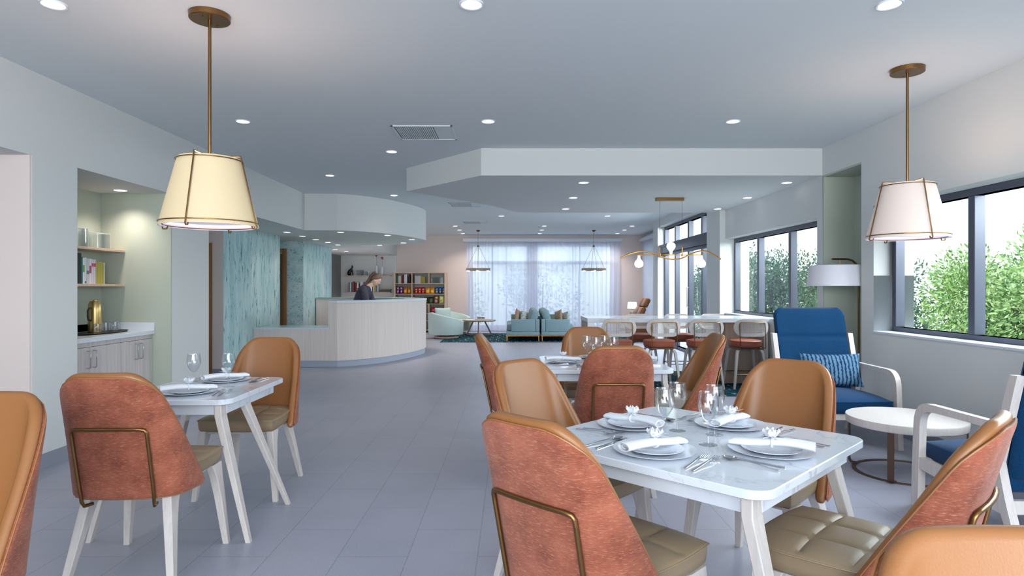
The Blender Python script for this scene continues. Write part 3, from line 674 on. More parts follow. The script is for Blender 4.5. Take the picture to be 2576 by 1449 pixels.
chair(T2[0] - 0.58, T2[1] - 0.02, -90, 'dining chair seen edge on at the left end of the middle table')
chair(T2[0] + 0.53, T2[1] - 0.04, 90, 'dining chair at the right end of the middle table in front of the bar stools')
chair(-1.765, 3.09, 2, 'dining chair at the small left table, rust back and bronze rail towards us')
chair(-1.755, 4.235, 180, 'dining chair facing us at the far side of the small left table')
chair(-1.825, 1.83, 180, 'cropped dining chair at the left edge, caramel leather inside facing us')
chair(0.735, 0.575, 180, 'cropped dining chair in the bottom right corner, only its leather top showing')

# ================================================================ dining tables
def rrect(hx, hy, r, n=7):
    out = []
    for cx, cy, a0 in ((hx - r, hy - r, 0), (-hx + r, hy - r, 90), (-hx + r, -hy + r, 180), (hx - r, -hy + r, 270)):
        for k in range(n): a = R(a0 + 90 * k / (n - 1)); out.append((cx + r * math.cos(a), cy + r * math.sin(a)))
    return out
def dining_table(hx, hy, label, loc, rz, fy=(0.295, 0.34)):
    t = thing('dining_table', label, 'table', loc, rz, 'marble topped dining tables')
    b = MB(); o = rrect(hx, hy, 0.075)
    def sc(k): return rrect(hx - k, hy - k, 0.075)
    b.loft([[(x, y, z) for x, y in sc(k)] for k, z in ((0.004, 0.730), (0.0, 0.733), (0.0, 0.757), (0.0025, 0.760))]); b.build('tabletop', M['marble'], t)
    ax, ay, c = hx - 0.05, hy - 0.05, 0.045
    poly = [(-ax + c, -ay), (ax - c, -ay), (ax, -ay + c), (ax, ay - c), (ax - c, ay), (-ax + c, ay), (-ax, ay - c), (-ax, -ay + c)]
    inner = [(x * (1 - 0.04 / hx), y * (1 - 0.04 / hy)) for x, y in poly]
    vs = [(x, y, 0.672) for x, y in poly] + [(x, y, 0.73) for x, y in poly] + [(x, y, 0.672) for x, y in inner] + [(x, y, 0.73) for x, y in inner]
    fs = [];
    for i in range(8):
        j = (i + 1) % 8; fs += [(i, j, 8 + j, 8 + i), (16 + i, 24 + i, 24 + j, 16 + j), (i, 16 + i, 16 + j, j), (8 + i, 8 + j, 24 + j, 24 + i)]
    MB().raw(vs, fs).build('apron', M['marble'], t, ang=20)
    for sx, y0, y1, bx in ((1, -hy + 0.065, -hy + 0.02, 0.02), (1, *fy, 0.03), (-1, -hy + 0.065, -hy + 0.02, 0.02), (-1, hy - 0.12, hy - 0.06, 0.02)):
        leg_mb([(sx * (hx - 0.072), y0, 0.73, 0.019, 0.034), (sx * (hx - 0.070), y0, 0.665, 0.019, 0.036), (sx * (hx + 0.10), y1, 0.0, 0.013, 0.016)]).build('leg', M['white_wood'], t, ang=10)
    return t
dining_table(0.485, 0.485, 'square white marble dining table set for four, turned diagonally in the foreground', (*T1, 0), R(-45))
dining_table(0.475, 0.475, 'square white marble dining table set for four, standing behind the foreground one', (*T2, 0), 0)
dining_table(0.325, 0.43, 'small white marble table for two on the left below the cream pendant', (*T3, 0), 0, (-0.05, 0.18))

# ================================================================ place settings
TZ = 0.7605
def plate(r, zc):
    t = None; b = MB()
    b.lathe([(0, 0.004), (r * 0.62, 0.004), (r * 0.66, 0.006), (r * 0.97, 0.0125), (r, 0.0135), (r * 0.985, 0.0105), (r * 0.66, 0.0), (r * 0.6, 0.0), (0, 0.0)], seg=56)
    return b.build('plate', M['china'], None, ang=50)
def flat_bar(b, pts, ws, th):     # ribbon with width along x, running along y, centre heights
    vs = []; n = len(pts)
    for (x, y, z), w_ in zip(pts, ws): vs += [(x - w_ / 2, y, z), (x + w_ / 2, y, z), (x + w_ / 2, y, z + th), (x - w_ / 2, y, z + th)]
    fs = [(0, 1, 2, 3), tuple(4 * (n - 1) + k for k in (3, 2, 1, 0))]
    for i in range(n - 1):
        for k in range(4): fs.append((4 * i + k, 4 * i + (k + 1) % 4, 4 * (i + 1) + (k + 1) % 4, 4 * (i + 1) + k))
    b.raw(vs, fs)
def fork():
    b = MB(); flat_bar(b, [(0, -0.10, 0.002), (0, -0.03, 0.005), (0, 0.03, 0.010), (0, 0.045, 0.008)], [0.009, 0.006, 0.005, 0.014], 0.0022)
    for k in range(4):
        x = (k - 1.5) * 0.0062; flat_bar(b, [(x * 0.8, 0.043, 0.008), (x, 0.058, 0.004), (x, 0.085, 0.006), (x * 0.9, 0.098, 0.010)], [0.0034, 0.003, 0.0026, 0.0016], 0.0018)
    flat_bar(b, [(0, 0.040, 0.0085), (0, 0.050, 0.0065)], [0.014, 0.021], 0.002)
    return b.build('fork', M['steel'])
def knife():
    b = MB(); flat_bar(b, [(0, -0.11, 0.001), (0, -0.02, 0.001), (0, 0.0, 0.001)], [0.010, 0.008, 0.007], 0.0035)
    flat_bar(b, [(0, 0.0, 0.002), (0.002, 0.02, 0.002), (0.002, 0.08, 0.002), (-0.002, 0.108, 0.002)], [0.008, 0.017, 0.017, 0.003], 0.0014)
    return b.build('knife', M['steel'])
def spoon():
    b = MB(); flat_bar(b, [(0, -0.10, 0.002), (0, -0.02, 0.006), (0, 0.045, 0.009), (0, 0.055, 0.007)], [0.009, 0.006, 0.0045, 0.008], 0.0022)
    def f(u, v):
        a = u * 2 * PI; r = v; return (0.0185 * r * math.cos(a), 0.078 + 0.028 * r * math.sin(a), 0.001 + 0.008 * r * r)
    b.grid(f, 24, 6); b.grid(lambda u, v: tuple(Vector(f(u, v)) + Vector((0, 0, -0.001))), 24, 6); return b.build('spoon', M['steel'])
def napkin():
    t = thing('rolled_napkin', '', 'napkin'); b = MB(); rings = []; n = 26
    for i in range(15):
        u = i / 14; y = -0.145 + 0.29 * u; z = 0.0 + 0.006 * math.sin(u * 5.2); pinch = 1 - 0.18 * math.exp(-((u - 0.48) / 0.07) ** 2)
        w_ = (0.032 - 0.010 * u) * pinch; h_ = (0.0155 - 0.002 * u) * (1 if u < 0.95 else 0.7)
        rings.append([(w_ * math.cos(2 * PI * k / n) + 0.005 * math.sin(u * 6), y, z + h_ * (1 + math.sin(2 * PI * k / n))) for k in range(n)])
    inn = [[(p[0] * 0.86, p[1] + (0.0 if j == 0 else 0.03), 0.0155 + (p[2] - 0.0155) * 0.78) for p in rings[0]] for j in range(2)]
    vs = [p for r_ in rings for p in r_]; fs = [(i * n + k, i * n + (k + 1) % n, (i + 1) * n + (k + 1) % n, (i + 1) * n + k) for i in range(14) for k in range(n)] + [tuple(range(14 * n, 15 * n))]
    b.raw(vs, fs); b.raw(rings[0] + inn[0] + inn[1], [(k, (k + 1) % n, n + (k + 1) % n, n + k) for k in range(n)] + [(n + k, n + (k + 1) % n, 2 * n + (k + 1) % n, 2 * n + k) for k in range(n)] + [tuple(range(2 * n, 3 * n))])
    b.tube([(0.018 * math.cos(a / 4), -0.137, 0.0155 + 0.0075 * math.sin(a / 4)) for a in range(20)], 0.0022, 5)
    b.build('napkin_roll', M['linen'], t, ang=60)
    b = MB(); b.tube([(0.0245 * math.cos(2 * PI * k / 24), -0.004, 0.0165 + 0.0165 * math.sin(2 * PI * k / 24)) for k in range(24)], 0.004, 6, True); b.build('ribbon', M['linen'], t)
    b = MB(); rnd = random.Random(5)
    for ring_, cnt, R_, tilt in ((0, 4, 0.016, 1.2), (1, 6, 0.028, 0.85), (2, 6, 0.038, 0.4)):
        for k in range(cnt):
            a = 2 * PI * k / cnt + ring_ * 0.4; Mx = Matrix.Translation((0, 0, 0.033)) @ Matrix.Rotation(a, 4, 'Z') @ Matrix.Rotation(-tilt, 4, 'Y')
            def pf(u, v, R_=R_): w_ = R_ * 0.55 * math.sin(PI * min(0.95, 0.15 + v * 0.85)) ; return (R_ * v, (u - 0.5) * 2 * w_, 0.35 * R_ * ((u - 0.5) * 2) ** 2 * v + 0.2 * R_ * v * v)
            b.grid(pf, 6, 6, Mx)
    b.lathe([(0, 0.0), (0.006, 0.003), (0.005, 0.01), (0, 0.013)], (0, 0, 0.033), 10); b.build('cloth_flower', M['linen'], t, ang=80)
    b = MB()
    for a, L_, up in ((0.5, 0.055, 0.6), (1.3, 0.05, 0.2), (2.6, 0.05, 0.15), (3.5, 0.062, 0.25), (4.3, 0.045, 0.1), (5.4, 0.05, 0.7)):
        Mx = Matrix.Translation((0, 0, 0.033)) @ Matrix.Rotation(a, 4, 'Z') @ Matrix.Rotation(-up, 4, 'Y')
        b.grid(lambda u, v, L_=L_: (L_ * v, (u - 0.5) * 0.016 * math.sin(PI * min(0.98, 0.05 + v)), -0.012 * v * v + 0.003 * abs(u - 0.5)), 3, 8, Mx)
    b.build('leaf_sprig', M['linen'], t, ang=80); return t
def wine_glass():
    b = MB(); pr = [(0, 0.0), (0.034, 0.0), (0.0345, 0.0012), (0.020, 0.003), (0.006, 0.006), (0.0036, 0.014), (0.0034, 0.070), (0.0042, 0.082), (0.010, 0.089), (0.022, 0.104), (0.033, 0.124), (0.0385, 0.146), (0.0385, 0.162), (0.036, 0.182), (0.0335, 0.200),
                     (0.0325, 0.2004), (0.0316, 0.199), (0.0348, 0.180), (0.0371, 0.162), (0.0370, 0.147), (0.0315, 0.126), (0.0205, 0.107), (0.009, 0.0945), (0, 0.092)]
    b.lathe(pr, seg=40); return b.build('wine_glass', M['wine'], None, ang=60)
def setting(tc, face, seat_lab, nap_ang, tab, d=0.30):
    """face: direction (deg) in which the diner looks"""
    a = R(face); fx, fy = math.cos(a), math.sin(a); rx, ry = fy, -fx
    px, py = tc[0] - fx * d, tc[1] - fy * d; rz = a - PI / 2
    place(PR, 'plate', lambda: tag(plate(0.150, 0), '', 'plate'), (px, py, TZ), rz, 'large white charger plate, ' + seat_lab, 'white charger plates ' + tab)
    place(PR, 'plate2', lambda: tag(plate(0.105, 0), '', 'plate'), (px, py, TZ + 0.0045), rz, 'small white plate stacked on the charger, ' + seat_lab, 'small white plates ' + tab)
    place(PR, 'napkin', napkin, (px, py, TZ + 0.0185), nap_ang, 'rolled white napkin with cloth flower, ' + seat_lab, 'flowered napkins ' + tab)
    def cut(kind, mk, right, fwd, twist, lab):
        x = px + rx * right + fx * fwd; y = py + ry * right + fy * fwd
        place(PR, kind, lambda: tag(mk(), '', kind), (x, y, TZ), rz + twist, lab + seat_lab, 'steel cutlery ' + tab)
    cut('fork', fork, 0.175, -0.02, R(8), 'inner steel fork, '); cut('fork', fork, 0.215, -0.03, R(4), 'outer steel fork, ')
    cut('spoon', spoon, -0.215, -0.02, R(-6), 'steel spoon, '); cut('knife', knife, -0.180, -0.01, R(3), 'steel knife, ')
A = lambda deg: R(deg) - PI / 2
setting(T1, 45, 'at the near left place of the foreground table', A(29), 'on the foreground table')
setting(T1, 135, 'at the near right place of the foreground table', A(150), 'on the foreground table')
setting(T1, -45, 'at the far left place of the foreground table', A(130), 'on the foreground table')
setting(T1, -135, 'at the far right place of the foreground table', A(44), 'on the foreground table')
setting(T2, 90, 'at the near side of the middle table', A(70), 'on the middle table')
setting(T2, 0, 'at the left end of the middle table', A(10), 'on the middle table')
setting(T2, 180, 'at the right end of the middle table', A(170), 'on the middle table')
setting(T2, -90, 'at the far side of the middle table', A(100), 'on the middle table')
setting(T3, 90, 'at the near side of the small left table', A(32), 'on the small left table', 0.20)
setting(T3, -90, 'at the far side of the small left table', A(48), 'on the small left table', 0.26)
GG = 'stemmed wine glasses'
for x, y, s_ in ((0.605, 2.476, 'left front of the four on the foreground table'), (0.693, 2.62, 'left rear of the four on the foreground table'), (0.749, 2.388, 'right front of the four on the foreground table'), (0.826, 2.55, 'right rear of the four on the foreground table'),
                (0.62, 5.14, 'leftmost of the four on the middle table'), (0.673, 4.98, 'second from left on the middle table'), (0.77, 5.18, 'second from right on the middle table'), (0.823, 5.02, 'rightmost of the four on the middle table'),
                (-1.90, 3.76, 'left one of the two on the small left table'), (-1.70, 3.78, 'right one of the two on the small left table')):
    place(PR, 'wglass', lambda: tag(wine_glass(), '', 'wine glass'), (x, y, TZ), 0, 'empty clear wine glass, ' + s_, GG)

# ================================================================ lounge chairs by the window
def lounge_chair():
    t = thing('lounge_chair', '', 'lounge chair')     # faces -Y, front feet at y=-0.39, back feet y=+0.40
    W_ = 0.36
    b, lp = seat_mb(0.66, 0.66, 0.70, 0.30, 0.405, 0.045, 1, 1, -0.05, 0.10, 28, 0.010); b.build('seat_cushion', M['navy'], t, ang=50)
    # back cushion: two padded panels in one tall slab, reclined
    b = MB(); th = R(14); N = 30
    def bc(u, v, side):
        x = (u - 0.5) * (0.66 + 0.05 * v); h = 0.80 * v; e = max(0, 1 - (2 * u - 1) ** 6) ** 0.4 * max(0, 1 - (2 * v - 1) ** 10) ** 0.4
        dep = 0.055 * e - 0.016 * math.exp(-((v - 0.66) / 0.018) ** 2) * (side > 0) + 0.012 * math.sin(PI * v) * (side > 0)
        yy = 0.26 + 0.045 - side * dep; zz = 0.36 + h
        cx = x * (1 - 0.05 * (1 - e)) * (1 - 0.16 * max(0, (v - 0.9) / 0.1) ** 2.5) * (1 + 0.03 * math.sin(PI * v)); wing = 0.05 * (2 * u - 1) ** 4
        yy -= wing
        return (cx, yy + (zz - 0.36) * math.tan(th), zz)
    b.grid(lambda u, v: bc(u, v, 1), N, 40); b.grid(lambda u, v: bc(u, v, -1), N, 40); b.build('back_cushion', M['navy'], t, ang=60)
    for s_ in (-1, 1):
        x0, x1 = s_ * W_ - 0.022, s_ * W_ + 0.022; b = MB()
        def strip(p, w_):
            out = []; n = len(p); b.tube([(s_ * W_, y, z) for y, z in p], 0.02, 8, flat=(w_, 0.024) )
        # side frame: arm loop drawn as an outline ribbon
        L1 = [(-0.385, 0.0), (-0.372, 0.30), (-0.362, 0.50), (-0.357, 0.545), (-0.345, 0.582), (-0.325, 0.608), (-0.296, 0.626), (-0.26, 0.634), (-0.2, 0.637), (0.05, 0.640), (0.24, 0.642)]
        secs = []
        for i, (y, z) in enumerate(L1):
            a = L1[max(i - 1, 0)]; c = L1[min(i + 1, len(L1) - 1)]; d_ = Vector((c[0] - a[0], c[1] - a[1])).normalized(); nrm = Vector((-d_.y, d_.x)); hw = (0.032, 0.031, 0.030, 0.030, 0.030, 0.029, 0.027, 0.024, 0.022, 0.020, 0.020)[i]
            secs.append([(x0, y + nrm.x * hw, z + nrm.y * hw), (x1, y + nrm.x * hw, z + nrm.y * hw), (x1, y - nrm.x * hw, z - nrm.y * hw), (x0, y - nrm.x * hw, z - nrm.y * hw)])
        b.loft(secs); b.build('armrest', M['white_wood'], t, ang=30)
        b = MB(); b.loft([[(x0, y - 0.03, z), (x1, y - 0.03, z), (x1, y + 0.03, z), (x0, y + 0.03, z)] for y, z in ((0.40, 0.0), (0.30, 0.27), (0.24, 0.45), (0.36, 0.92))] if False else
                         [[(x0, y - h_, z), (x1, y - h_, z), (x1, y + h_, z), (x0, y + h_, z)] for y, z, h_ in ((0.41, 0.0, 0.018), (0.30, 0.28, 0.032), (0.255, 0.46, 0.03), (0.385, 0.92, 0.024))]); b.build('back_post', M['white_wood'], t, ang=20)
        b = MB(); b.loft([[(x0 + 0.003, y, z - 0.035), (x1 - 0.003, y, z - 0.035), (x1 - 0.003, y, z + 0.035), (x0 + 0.003, y, z + 0.035)] for y, z in ((-0.36, 0.285), (0.30, 0.235))]); b.build('side_rail', M['white_wood'], t)
    MB().box(-W_ + 0.02, W_ - 0.02, -0.375, -0.33, 0.245, 0.312, 0.004, 1).build('cross_rail', M['white_wood'], t); MB().box(-W_ + 0.02, W_ - 0.02, 0.28, 0.32, 0.2, 0.27, 0.004, 1).build('cross_rail', M['white_wood'], t)
    return t
GL = 'tall blue lounge chairs with whitewashed frames'
place(PR, 'lounge', lounge_chair, (2.87, 5.62, 0), 0, 'tall blue lounge chair facing us in front of the sage niche', GL)
place(PR, 'lounge', lounge_chair, (2.88, 3.51, 0), PI, 'blue lounge chair at the right edge with its back to us', GL)
def cushion(name, sx, sy, sz, mt, loc, rot, lab, cat='cushion', grp=None):
    b = MB()
    for s_ in (1, -1):
        def f(u, v, s_=s_):
            a, c = 2 * u - 1, 2 * v - 1; e = (max(0, 1 - a * a) * max(0, 1 - c * c)) ** 0.38; k = 1 - 0.06 * (1 - a * a) * 0 - 0.05 * (1 - abs(a)) - 0.0
            return (a * sx * (1 - 0.06 * (1 - c * c) * abs(a)), c * sz * (1 - 0.08 * (1 - a * a)), s_ * sy * e)
        b.grid(f, 20, 14)
    o = b.build(name, mt, None, ang=80); o.location = loc; o.rotation_euler = rot; return tag(o, lab, cat, grp)
cushion('lumbar_cushion', 0.27, 0.055, 0.155, M['wave'], (2.93, 5.745, 0.60), (R(74), 0, R(-3)), 'blue wave patterned lumbar cushion on the blue lounge chair facing us')
# round side table
t = thing('side_table', 'round whitewashed side table with bronze ring base between the blue chairs', 'side table', (2.885, 4.60, 0))
b = MB(); b.lathe([(0, 0.352), (0.378, 0.352), (0.385, 0.358), (0.390, 0.402), (0.386, 0.410), (0, 0.410)], seg=72); b.build('tabletop', M['white_wood'], t)
b = MB(); rr = 0.345
b.lathe([(rr - 0.028, 0.0), (rr, 0.0), (rr, 0.008), (rr - 0.028, 0.008), (rr - 0.028, 0.0)], seg=64); b.build('ring_base', M['dark_bronze'], t, fix=False)
for k in range(4):
    a = R(45 + 90 * k); ca, sa = math.cos(a), math.sin(a); n1 = Vector((-sa, ca, 0)) * 0.021
    prof = [(rr - 0.03, 0.009), (rr + 0.012, 0.009), (rr + 0.030, 0.020), (rr + 0.034, 0.04), (rr + 0.034, 0.352)]
    vs = []
    for i, (r_, z) in enumerate(prof):
        for s_ in (-1, 1): vs.append(Vector((r_ * ca, r_ * sa, z)) + n1 * s_)
        r2, z2 = r_ - (0.006 if i > 1 else 0), z + (0.006 if i <= 2 else 0)
        for s_ in (1, -1): vs.append(Vector((r2 * ca, r2 * sa, z2)) + n1 * s_)
    fs = [(4 * i + j, 4 * i + (j + 1) % 4, 4 * i + 4 + (j + 1) % 4, 4 * i + 4 + j) for i in range(4) for j in range(4)] + [(0, 1, 2, 3), (16, 17, 18, 19)]
    MB().raw(vs, fs).build('leg', M['dark_bronze'], t)
# arc floor lamp in the niche
t = thing('floor_lamp', 'bronze arc floor lamp with wide white drum shade in the sage niche', 'floor lamp', (3.74, 6.76, 0))
b = MB(); b.lathe([(0, 0), (0.13, 0), (0.13, 0.02), (0.02, 0.03), (0, 0.03)], seg=32); b.build('base', M['dark_bronze'], t)
b = MB(); b.tube([(0, 0, 0.02), (0, 0, 1.52), (-0.008, 0, 1.57), (-0.03, 0, 1.61), (-0.07, 0, 1.645), (-0.12, 0, 1.66), (-0.29, 0, 1.66)], 0.011, 10); b.build('arc_pole', M['bronze'], t)
b = MB(); b.tube([(-0.20, 0, 1.66), (-0.20, 0, 1.575)], 0.003, 6)
for k in range(3): a = k * 2.1 + 0.4; b.tube([(-0.20, 0, 1.578), (-0.20 + 0.295 * math.cos(a), 0.295 * math.sin(a), 1.578)], 0.003, 6)
b.build('hanger', M['bronze'], t)
b = MB(); b.lathe([(0.335, 1.372), (0.300, 1.592), (0.297, 1.592), (0.332, 1.372), (0.335, 1.372)], (-0.20, 0, 0), 64); b.build('lamp_shade', M['shade_f'], t, fix=False)

# ================================================================ bar table and stools
t = thing('bar_table', 'long high white table with wooden pedestal and rattan stools around it', 'bar table', (2.30, 9.02, 0.0105))
b = MB(); b.box(-1.255, 1.225, -0.42, 0.42, 0.862, 0.92, 0.003, 1); b.build('tabletop', M['marble'], t)
b = MB(); b.box(-1.252, -1.16, -0.417, -0.35, 0, 0.862, 0.003, 1).box(-1.252, -1.16, 0.35, 0.417, 0, 0.862, 0.003, 1); b.build('leg_frame', M['quartz'], t)
b = MB(); b.box(-1.250, -1.175, -0.35, 0.35, 0.0, 0.862, 0.002, 1); b.build('end_panel', M['rib_wood'], t)
b = MB(); b.box(1.16, 1.222, -0.417, 0.417, 0, 0.862, 0.003, 1); b.build('leg', M['white_wood'], t)
b = MB(); b.box(0.70, 1.16, -0.22, 0.30, 0.0, 0.862, 0.003, 1); b.build('pedestal', M['rib_wood'], t)
def bar_stool():
    t = thing('bar_stool', '', 'bar stool')      # faces +Y (table), back at -Y
    def oval(hx, hz, r, n=9):
        return rrect(hx, hz, r, n)
    b = MB(); yb = -0.255; zc = 0.812
    o1 = oval(0.228, 0.116, 0.114); o2 = oval(0.186, 0.076, 0.074)
    def bend(x): return yb + 0.06 * (x / 0.228) ** 2
    n = len(o1)
    lps = []
    for ring_, dy in ((o1, -0.012), (o1, 0.012), (o2, 0.012), (o2, -0.012)): lps.append([(x, bend(x) + dy, zc + z) for x, z in ring_])
    b.raw([p for l in lps for p in l], [(a * n + k, a * n + (k + 1) % n, ((a + 1) % 4) * n + (k + 1) % n, ((a + 1) % 4) * n + k) for a in range(4) for k in range(n)]); b.build('backrest_frame', M['white_wood'], t, ang=30)
    b = MB(); st = 0.0145
    k = -12
    while k <= 12:
        x = k * st; 
        if abs(x) < 0.182:
            hz = 0.076 if abs(x) <= 0.112 else math.sqrt(max(0, 0.074 ** 2 - (abs(x) - 0.112) ** 2)) + 0.002
            b.box(x - 0.0026, x + 0.0026, bend(x) - 0.0018, bend(x) + 0.0018, zc - hz, zc + hz)
        k += 1
    for k in range(-5, 6):
        z = k * st; hx = 0.186 if abs(z) < 0.002 else 0.112 + math.sqrt(max(0, 0.074 ** 2 - z * z)) + 0.001
        vs = []; N = 8
        pts = [(-hx + 2 * hx * i / N) for i in range(N + 1)]
        for x in pts: vs += [(x, bend(x) - 0.0024, zc + z - 0.0026), (x, bend(x) - 0.0024, zc + z + 0.0026)]
        b.raw(vs, [(2 * i, 2 * i + 1, 2 * i + 3, 2 * i + 2) for i in range(N)])
    b.build('rattan_weave', M['white_wood'], t, fix=False)
    b = MB(); b.tube([(-0.168, -0.17, 0.535), (-0.168, -0.262, 0.545), (-0.168, -0.268, 0.58), (-0.168, bend(0.16) - 0.022, 0.868), (-0.158, bend(0.16) - 0.02, 0.880), (-0.07, yb - 0.016, 0.882), (0.07, yb - 0.016, 0.882), (0.158, bend(0.16) - 0.02, 0.880), (0.168, bend(0.16) - 0.022, 0.868), (0.168, -0.268, 0.58), (0.168, -0.262, 0.545), (0.168, -0.17, 0.535)], 0.0055, 8); b.build('back_rail', M['bronze'], t)
    b, lp = seat_mb(0.42, 0.40, 0.42, 0.545, 0.630, 0.014, 1, 1, 0, 0.42, 24, 0.002); b.build('seat', M['rust_leather'], t, ang=50)
    MB().box(-0.16, 0.16, -0.16, 0.16, 0.52, 0.545, 0.004, 1).build('swivel_plate', M['dark_bronze'], t)
    for sx, sy in ((-1, -1), (1, -1), (1, 1), (-1, 1)):
        leg_mb([(sx * 0.10, sy * 0.10, 0.522, 0.024, 0.024), (sx * 0.155, sy * 0.150, 0.508, 0.020, 0.020), (sx * 0.172, sy * 0.165, 0.47, 0.018, 0.018), (sx * 0.225, sy * 0.215, 0.0, 0.013, 0.013)]).build('leg', M['white_wood'], t)
    b = MB()
    for q_ in range(4):
        c = [(-1, -1), (1, -1), (1, 1), (-1, 1)]; a, d_ = c[q_], c[(q_ + 1) % 4]; b.tube([(a[0] * 0.204, a[1] * 0.196, 0.19), (d_[0] * 0.204, d_[1] * 0.196, 0.19)], 0.006, 8)
    b.build('footrest', M['bronze'], t); return t
for i, (x, s_) in enumerate(((1.425, 'leftmost'), (2.000, 'second from left'), (2.585, 'third from left'), (3.165, 'rightmost'))):
    place(PR, 'stool', bar_stool, (x, 8.50, 0.0105), R((0, 3, -2, 1)[i]), 'rust seated rattan bar stool on the near side, %s of four' % s_, 'rattan back bar stools')
for i, (x, s_) in enumerate(((1.99, 'left'), (2.59, 'middle'), (3.16, 'right'))):
    place(PR, 'stool', bar_stool, (x, 9.62, 0.0105), PI, 'rattan bar stool on the far side of the bar table, %s of three' % s_, 'rattan back bar stools')

# ================================================================ coffee niche
t = thing('cabinet', 'pale oak base cabinet in the coffee niche with pair of doors, nearer unit', 'cabinet', (-3.95, 5.52, 0), 0, 'pale oak cabinets in the coffee niche')
def cab(t, y0, y1, ym, xf=-3.70):
    ox, oy = t.location.x, t.location.y
    MB().box(-4.226 - ox, xf - 0.02 - ox, y0 - oy, y1 - oy, 0.10, 0.875, 0.002, 1).build('body', M['cab_wood'], t)
    MB().box(-4.20 - ox, xf - 0.07 - ox, y0 - oy, y1 - oy, 0.0, 0.10).build('plinth', M['trim'], t)
    MB().box(xf - 0.02 - ox, xf - 0.003 - ox, y0 + 0.001 - oy, y1 - 0.001 - oy, 0.835, 0.875, 0.001, 1).build('top_rail', M['cab_wood'], t)
    for a, c, hy in ((y0, ym, ym - 0.04), (ym, y1, ym + 0.04)):
        d_ = MB().box(xf - 0.02 - ox, xf - ox, a + 0.002 - oy, c - 0.002 - oy, 0.105, 0.831, 0.0015, 1).build('door', M['cab_wood'], t)
        b = MB(); b.tube([(xf - ox, hy - oy, 0.80), (xf + 0.025 - ox, hy - oy, 0.80), (xf + 0.033 - ox, hy - oy, 0.79), (xf + 0.033 - ox, hy - oy, 0.66), (xf + 0.025 - ox, hy - oy, 0.65), (xf - ox, hy - oy, 0.65)], 0.005, 8); b.build('handle', M['steel'], d_)
cab(t, 5.088, 5.955, 5.516)
t = thing('cabinet', 'pale oak base cabinet in the coffee niche beside the sage back wall, farther unit', 'cabinet', (-3.95, 6.2, 0), 0, 'pale oak cabinets in the coffee niche'); cab(t, 5.957, 6.476, 6.217)
t = thing('countertop', 'white quartz countertop with low splashback over the pale oak cabinets', 'countertop', (-3.95, 5.78, 0.875))
MB().box(-0.279, 0.275, -0.692, 0.698, 0.0, 0.042, 0.003, 1).build('worktop', M['quartz'], t)
MB().box(-0.279, -0.262, -0.692, 0.698, 0.042, 0.118, 0.002, 1).box(-0.262, 0.275, 0.683, 0.698, 0.042, 0.118, 0.002, 1).build('splashback', M['quartz'], t)
CZ = 0.9175
for z, s_ in ((1.715, 'upper'), (1.366, 'lower')):
    o = MB().box(-4.229, -3.98, 5.088, 6.478, 0, 0.024, 0.002, 1).build('wall_shelf', M['oak']); o.location.z = z; tag(o, 'oak shelf in the coffee niche, the %s one' % s_, 'shelf', 'oak shelves in the coffee niche')
SZ1, SZ2 = 1.7395, 1.3905
def box_case(x, y, z, sx, sy, sz, lab):
    b = MB(); th = 0.003
    b.box(-sx, sx, -sy, -sy + th, 0, sz).box(-sx, sx, sy - th, sy, 0, sz).box(-sx, -sx + th, -sy + th, sy - th, 0, sz).box(sx - th, sx, -sy + th, sy - th, 0, sz)
    t = thing('glass_box', lab, 'glass box', (x, y, z), 0, 'clear glass display boxes'); b.build('glass_wall', M['acrylic'], t)
    b = MB()
    for z_ in (0.001, sz): b.tube([(-sx, -sy, z_), (sx, -sy, z_), (sx, sy, z_), (-sx, sy, z_)], 0.0018, 4, True)
    for q_ in ((-sx, -sy), (sx, -sy), (sx, sy), (-sx, sy)): b.tube([(*q_, 0), (*q_, sz)], 0.0018, 4)
    b.build('bright_edge', M['quartz'], t); return t
box_case(-4.09, 5.86, SZ1, 0.06, 0.12, 0.177, 'tall clear glass box on the upper niche shelf, nearer one'); box_case(-4.12, 6.16, SZ1, 0.085, 0.16, 0.150, 'long clear glass box on the upper niche shelf, farther one')
def book(th, ht, dp, col, axis, loc, lab, grp, band=None, rz=0):
    """spine faces +x (axis 'y': row runs along y) or -y (axis 'x')"""
    t = thing('book', lab, 'book', loc, rz, grp)
    def bx(b, a0, a1, d0, d1, z0, z1, bv=0.0):
        if axis == 'y': b.box(d0, d1, a0, a1, z0, z1, bv, 1)
        else: b.box(a0, a1, -d1, -d0, z0, z1, bv, 1)
        return b
    bx(MB(), 0.001, th - 0.001, 0, dp - 0.002, 0.003, ht - 0.003).build('pages', plain((232, 228, 214)), t)
    b = bx(MB(), 0, th, dp - 0.002, dp, 0, ht, 0.0006); bx(b, 0, 0.001, 0, dp - 0.002, 0, ht); bx(b, th - 0.001, th, 0, dp - 0.002, 0, ht); b.build('cover', plain(col), t)
    if band:
        b = MB()
        for z0, z1, cc in band: bx(b, 0.0005, th - 0.0005, dp, dp + 0.0006, ht * z0, ht * z1)
        b.build('spine_label', plain(band[0][2]), t)
    return t
specs = [(0.045, 0.285, (24, 24, 30), None), (0.018, 0.25, (30, 120, 120), None), (0.050, 0.245, (232, 232, 238), [(0.45, 0.72, (122, 158, 50))]), (0.022, 0.25, (214, 218, 228), [(0.02, 0.10, (40, 100, 176))]),
         (0.035, 0.24, (196, 196, 204), [(0.38, 0.52, (96, 124, 118))]), (0.030, 0.24, (226, 220, 230), [(0.42, 0.72, (196, 62, 110))]), (0.028, 0.235, (214, 208, 222), [(0.70, 0.84, (206, 66, 104))]), (0.028, 0.235, (214, 208, 222), [(0.70, 0.84, (206, 66, 104))])] + [(0.021, 0.215, (176, 166, 78), [(0.02, 0.98, (206, 198, 122))])] * 5 + [(0.014, 0.21, (206, 204, 190), None)]
